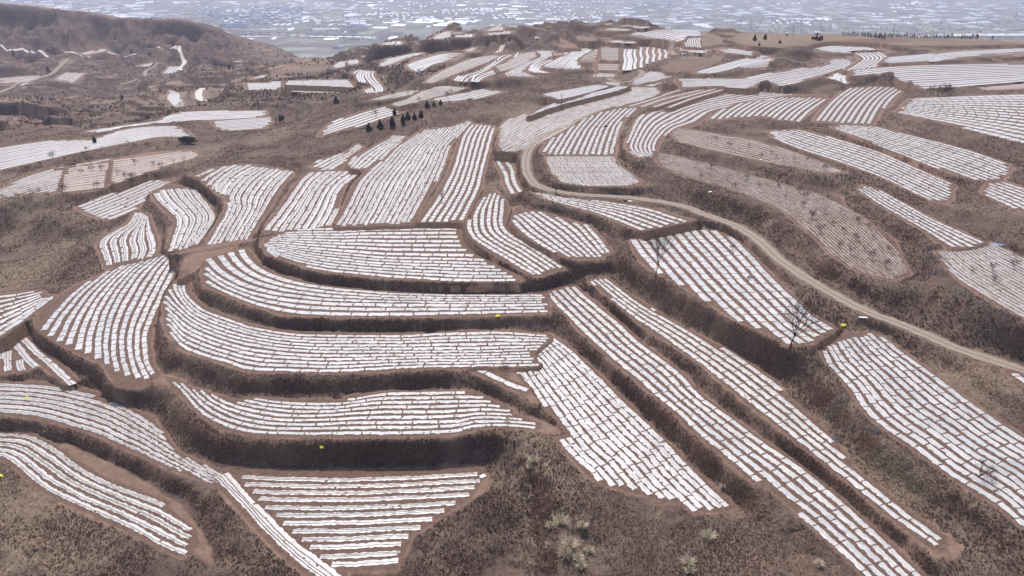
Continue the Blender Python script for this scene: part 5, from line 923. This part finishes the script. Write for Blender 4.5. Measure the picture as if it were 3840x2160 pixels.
# ------------------------------------------------------------------ valley: roads, river, viaduct
def vrib(name, s, w, mat, z=.6):
    p = onz(pp(s), VAL); L = smooth_line(p, step=30); T = np.gradient(L, axis=0); T /= np.linalg.norm(T, axis=1)[:, None]; N = np.stack([-T[:, 1], T[:, 0]], 1)
    a = L+N*w/2; b = L-N*w/2; n = len(L); V = np.vstack([np.column_stack([a, np.full(n, VAL+z)]), np.column_stack([b, np.full(n, VAL+z)])]); i = np.arange(n-1)
    return tag(mesh_np(name, V, quads=np.stack([i, i+n, i+n+1, i+1], 1), mats=[mat]), kind='structure')
ROADM = plain('pale_road', (.34, .33, .31), .9, .2, .1, .02); RIV = plain('river_gravel', (.62, .61, .58), .5, .4, .12, .01)
for i, (s, w) in enumerate([("U 0,88 480,112 1000,135 1500,160", 14), ("U 1630,180 1900,198 2200,215", 16), ("W 230,0 430,45", 18), ("W 540,85 730,130 930,192 1130,222", 16), ("W -600,250 0,245 730,230 1500,232 3000,238", 12), ("W 730,230 755,282", 22), ("T 150,12 600,14 1100,12", 22), ("T 1690,62 2200,70 2576,66", 14), ("U 0,215 1000,205 1800,240", 12), ("V 1720,0 1740,45 1600,70", 22), ("V 2280,250 2576,246", 16), ("U 1790,190 1800,240", 14), ("V 0,60 400,20 500,0", 12)]): vrib('valley_highway', s, w, ROADM, .5+.1*i)
vrib('river', "W 1500,348 1750,342 2100,336 2700,334", 90, RIV, .35); vrib('river_bank', "T 2250,352 U 100,350 600,352 1150,358", 40, RIV, .35)
CONB = plain('viaduct_concrete', (.36, .36, .37), .8, .3, .08, .05)
va = onz(pp("T 2235,322 U 80,342 560,356 1150,384"), VAL); L = smooth_line(va, step=42.0); rt = empty('viaduct', (float(L[0, 0]), float(L[0, 1]), VAL)); O_ = np.array([L[0, 0], L[0, 1], VAL])
T = np.gradient(L, axis=0); T /= np.linalg.norm(T, axis=1)[:, None]; N = np.stack([-T[:, 1], T[:, 0]], 1)
def sweep(name, secs, mat, parent):
    n = len(L); V = []
    for o_, z_ in secs: V.append(np.column_stack([L+N*o_, np.full(n, VAL+z_)])-O_)
    V = np.stack(V, 1); m = len(secs); I = np.arange(n*m).reshape(n, m); q = np.stack([I[:-1], I[1:], np.roll(I, -1, 1)[1:], np.roll(I, -1, 1)[:-1]], -1).reshape(-1, 4)
    o = mesh_np(name, V.reshape(-1, 3), quads=q, mats=[mat], smooth=False); o.parent = parent; return o
sweep('deck', [(-12, 14), (-12, 15.4), (12, 15.4), (12, 14), (6, 12.6), (-6, 12.6)], CONB, rt)
sweep('parapet', [(-12, 15.42), (-12, 16.8), (-11.5, 16.8), (-11.5, 15.42)], CONB, rt); sweep('parapet', [(11.5, 15.42), (11.5, 16.8), (12, 16.8), (12, 15.42)], CONB, rt)
for k in range(len(L)):
    V = []; Q = []
    for o_ in (-6, 6):
        c = Vector((*(L[k]+N[k]*o_), VAL))-Vector(O_); tube(V, Q, c, c+Vector((0, 0, 12)), 1.3, 1.3, 8)
    c = Vector((*L[k], VAL))-Vector(O_); nn = Vector((*N[k], 0)); tube(V, Q, c+nn*-10+Vector((0, 0, 11.8)), c+nn*10+Vector((0, 0, 11.8)), 1.2, 1.2, 6)
    a = mesh_np('pier', V, quads=Q, mats=[CONB]); a.parent = rt
tag(rt, 'long concrete road viaduct crossing the hazy valley on piers', 'bridge')
# greenhouses
GH = plain('greenhouse_plastic', (.95, .95, .95), .3, 1.0, .04, .05); GHE = plain('greenhouse_end', (.55, .56, .56), .7, .3, .1, .05)
def tunnel(Lg, w, h, k=7):
    V = []; 
    for y in (-Lg/2, Lg/2):
        for i in range(k): t = pi*i/(k-1); V.append((w/2*cos(t), y, h*sin(t)**.8 if 0 < i < k-1 else 0))
    Q = [(i, i+1, k+i+1, k+i) for i in range(k-1)]; return np.array(V), Q, k
def gh_geo(x, y, rz, Lg, w, h):
    V, Q, k = tunnel(Lg, w, h); c, s = cos(rz), sin(rz); R = np.array([[c, s, 0], [-s, c, 0], [0, 0, 1]]); return V@R, Q, k
gh = []; rr = random.Random(11)
def dens(u, v):
    if u < 640 and 14 < v < 80 and u > 420: return .25
    if v > 66 and u > 1000: return .25
    return 1 if u < 1500 else .62
while len(gh) < 1150:
    u = rr.uniform(-20, 2600); v = rr.choice([rr.uniform(1, 100), rr.uniform(1, 60)])
    if u < 560 and v > 45: continue
    if v > 76 and not (580 < u < 940 and v > 98): 
        if rr.random() < .75: continue
    if rr.random() > dens(u, v): continue
    x, y = onz(np.array([[u, v]]), VAL)[0]
    if abs(v-90) < 6 and 570 < u < 960: continue
    z = vnoise(np.array([u/90.]), np.array([v/30.]))[0]; horiz = (z > .47 and u < 1500) or (u > 1500 and z > .2)
    n = rr.choice([1, 1, 1, 2, 3]); rz = (rr.gauss(pi/2, .03)) if horiz else rr.gauss(-.09, .06)
    Lg = rr.uniform(25, 75) if horiz else rr.uniform(45, 120); w = rr.uniform(9, 16) if horiz else rr.uniform(9, 17)
    for k in range(n):
        off = k*(w+rr.uniform(4, 16))*(1.5 if horiz else 1.6); ax = cos(rz); ay = -sin(rz)
        gh.append((x+ax*off, y+ay*off, rz, Lg*rr.uniform(.8, 1.1), w, rr.uniform(3.2, 5)*(1+max(0, y-3000)/6000)))
gh.sort(key=lambda g: g[1]); rest = [np.zeros((0, 3))]; rq = []; off = 0
for i, (x, y, rz, Lg, w, h) in enumerate(gh):
    V, Q, k = gh_geo(x, y, rz, Lg, w, h)
    if i < 300:
        if abs(hgt(x, y)-VAL) > 3: continue
        ends = [tuple(range(k)), tuple(range(2*k-1, k-1, -1))]
        o = bpy.data.objects.new('greenhouse', bpy.data.meshes.new('greenhouse')); o.data.from_pydata([tuple(a) for a in V], [], Q+ends); o.data.materials.append(GH); S.collection.objects.link(o); o.location = (x, y, VAL)
        tag(o, 'white plastic greenhouse tunnel on the hazy valley floor', 'greenhouse', 'greenhouses in the valley')
    else: rest.append(V+np.array([x, y, VAL])); rq += [tuple(a+off for a in q_) for q_ in Q]; off += len(V)
tag(mesh_np('greenhouses', np.vstack(rest), quads=rq, mats=[GH]), kind='stuff', label='countless farther white greenhouses across the valley floor', cat='greenhouses')
# town blocks
WALLS = [plain('block_wall', c, .8, .3, .08, .1) for c in ((.75, .75, .76), (.40, .40, .46), (.85, .84, .82), (.24, .26, .34))]; ROOFS = [plain('block_roof', c, .8, .3, .1, .1) for c in ((.20, .22, .30), (.62, .62, .64), (.16, .20, .34), (.80, .80, .82))]; WIN = plain('window_band', (.10, .11, .13), .3, .5, .1)
def block(x, y, w, d, h, rz, i, lab, grp, cat='building', windows=True):
    rt = empty('town_building', (x, y, VAL), rz)
    V = [(sx*w/2, sy*d/2, z) for z in (0, h) for sx, sy in ((-1, -1), (1, -1), (1, 1), (-1, 1))]; q = [(0, 1, 5, 4), (1, 2, 6, 5), (2, 3, 7, 6), (3, 0, 4, 7)]
    a = mesh_np('wall', V, quads=q, mats=[WALLS[i % 4]], smooth=False); a.parent = rt
    e = .6; V = [(sx*(w/2+e), sy*(d/2+e), h+z) for z in (0, .8) for sx, sy in ((-1, -1), (1, -1), (1, 1), (-1, 1))]+[(-w*.3, 0, h+2.6), (w*.3, 0, h+2.6)] if i % 3 == 0 else [(sx*(w/2+e), sy*(d/2+e), h+z) for z in (0, 1.2) for sx, sy in ((-1, -1), (1, -1), (1, 1), (-1, 1))]
    q = [(3, 2, 1, 0), (0, 1, 5, 4), (1, 2, 6, 5), (2, 3, 7, 6), (3, 0, 4, 7)]
    if i % 3 == 0: q2 = q+[(4, 5, 9, 8), (6, 7, 8, 9)]; t2 = [(5, 6, 9), (7, 4, 8)]
    else: q2 = q+[(4, 5, 6, 7)]; t2 = None
    a = mesh_np('roof', V, quads=q2, tris=t2, mats=[ROOFS[(i//2) % 4]], smooth=False); a.parent = rt
    if windows:
        nf = max(1, int(h/3.2))
        for f_ in range(nf):
            z0 = f_*3.2+1.1; V = []; Q = []; m = max(2, int(w/4))
            for k in range(m): xa = -w/2+w*(k+.25)/m; xb = -w/2+w*(k+.7)/m; b = len(V); V += [(xa, -d/2-.05, z0), (xb, -d/2-.05, z0), (xb, -d/2-.05, z0+1.5), (xa, -d/2-.05, z0+1.5)]; Q.append((b, b+1, b+2, b+3))
            a = mesh_np('window_row', V, quads=Q, mats=[WIN], smooth=False); a.parent = rt
    return tag(rt, lab, cat, grp)
tn = 0
for s, n, r, lab, hh in (("T 1900,85 2576,250", 120, 1, 'grey and white block in the hazy town', (5, 16)), ("U 0,70 470,215", 140, 1, 'grey and white block in the hazy town', (5, 14)), ("V 1150,20 1650,85", 34, 1, 'low house in the hazy village at top centre', (4, 9)), ("U 790,225 1120,275", 12, 1, 'low house in the hamlet among valley greenhouses', (4, 7)), ("V 1100,95 1500,160", 14, 1, 'low house in the hamlet behind the ridge hills', (4, 7)), ("T 200,5 900,45", 14, 1, 'low house on the valley floor above the mesa', (4, 8))):
    a, b = pp(s)
    for k in range(n):
        u = rr.uniform(a[0], b[0]); v = rr.uniform(a[1], b[1])
        if s[0] == 'T' and s[2:6] == '1900' and v > 30+(u-480)*.28: v = rr.uniform(a[1], min(b[1], 30+(u-480)*.28))
        x, y = onz(np.array([[u, v]]), VAL)[0]; block(x, y, rr.uniform(12, 36), rr.uniform(9, 16), rr.uniform(*hh), rr.gauss(0, .15), tn, lab, 'town and village buildings in the valley', windows=False); tn += 1
x, y = onz(pp("T 2290,268"), VAL)[0]; block(x, y, 105, 16, 17, -.05, 4, 'long pale apartment block with window rows at the town edge', None)
x, y = onz(pp("T 2160,262"), VAL)[0]; block(x, y, 38, 16, 14, .1, 1, 'pale block left of the long apartment block', None)
x, y = onz(pp("U 805,472"), VAL)[0]; block(x, y, 26, 14, 8, .1, 1, 'bluish two storey house below the viaduct, left one', None); x, y = onz(pp("U 845,474"), VAL)[0]; block(x, y, 18, 14, 10, .1, 2, 'white two storey house below the viaduct, right one', None)
# valley trees
rs2 = np.random.default_rng(8); n = 5200; u = rs2.uniform(-40, 2640, n); v = rs2.uniform(1, 110, n); xy = onz(np.column_stack([u, v]), VAL); k = fbm(xy[:, 0], xy[:, 1]*.5, 420, 4)+rs2.normal(0, .05, n) > .53; xy = xy[k]; n = len(xy)
ld = np.array([hgt(a, b) for a, b in xy]); xy = xy[abs(ld-VAL) < 4]; n = len(xy); V = []
for j_ in range(10):
    a = rs2.uniform(0, 2*pi, n); H = rs2.uniform(5, 11, n); c = np.column_stack([xy+rs2.normal(0, 2.2, (n, 2)), VAL+H*rs2.uniform(.35, .9, n)]); V.append((c[:, None]+rs2.normal(0, 1.7, (n, 3, 3))).reshape(n, 9))
V = np.concatenate(V).reshape(-1, 3); VT_ = plain('hazy_grove', (.085, .085, .070), .9, .1, .3, .05)
tag(mesh_np('valley_groves', V, tris=np.arange(len(V)).reshape(-1, 3), mats=[VT_], smooth=False), kind='stuff', label='leafless groves and tree rows on the valley floor', cat='groves')
# ------------------------------------------------------------------ haze
bm = bmesh.new(); bmesh.ops.create_cube(bm, size=1)
for v in bm.verts: v.co = Vector((v.co.x*36000, v.co.y*34000+4000, -201.5 if v.co.z < 0 else 96))
me = bpy.data.meshes.new('haze'); bm.to_mesh(me); bm.free(); hz = bpy.data.objects.new('haze', me); S.collection.objects.link(hz)
hm = bpy.data.materials.new('haze'); hm.use_nodes = True; t = hm.node_tree; t.nodes.clear(); pv = t.nodes.new('ShaderNodeVolumePrincipled'); oo = t.nodes.new('ShaderNodeOutputMaterial')
pv.inputs['Color'].default_value = (.74, .78, 1.0, 1); pv.inputs['Density'].default_value = .00013; pv.inputs['Anisotropy'].default_value = .2
t.links.new(pv.outputs[0], oo.inputs['Volume']); me.materials.append(hm); tag(hz, kind='stuff', label='thin bluish haze over the valley', cat='haze')
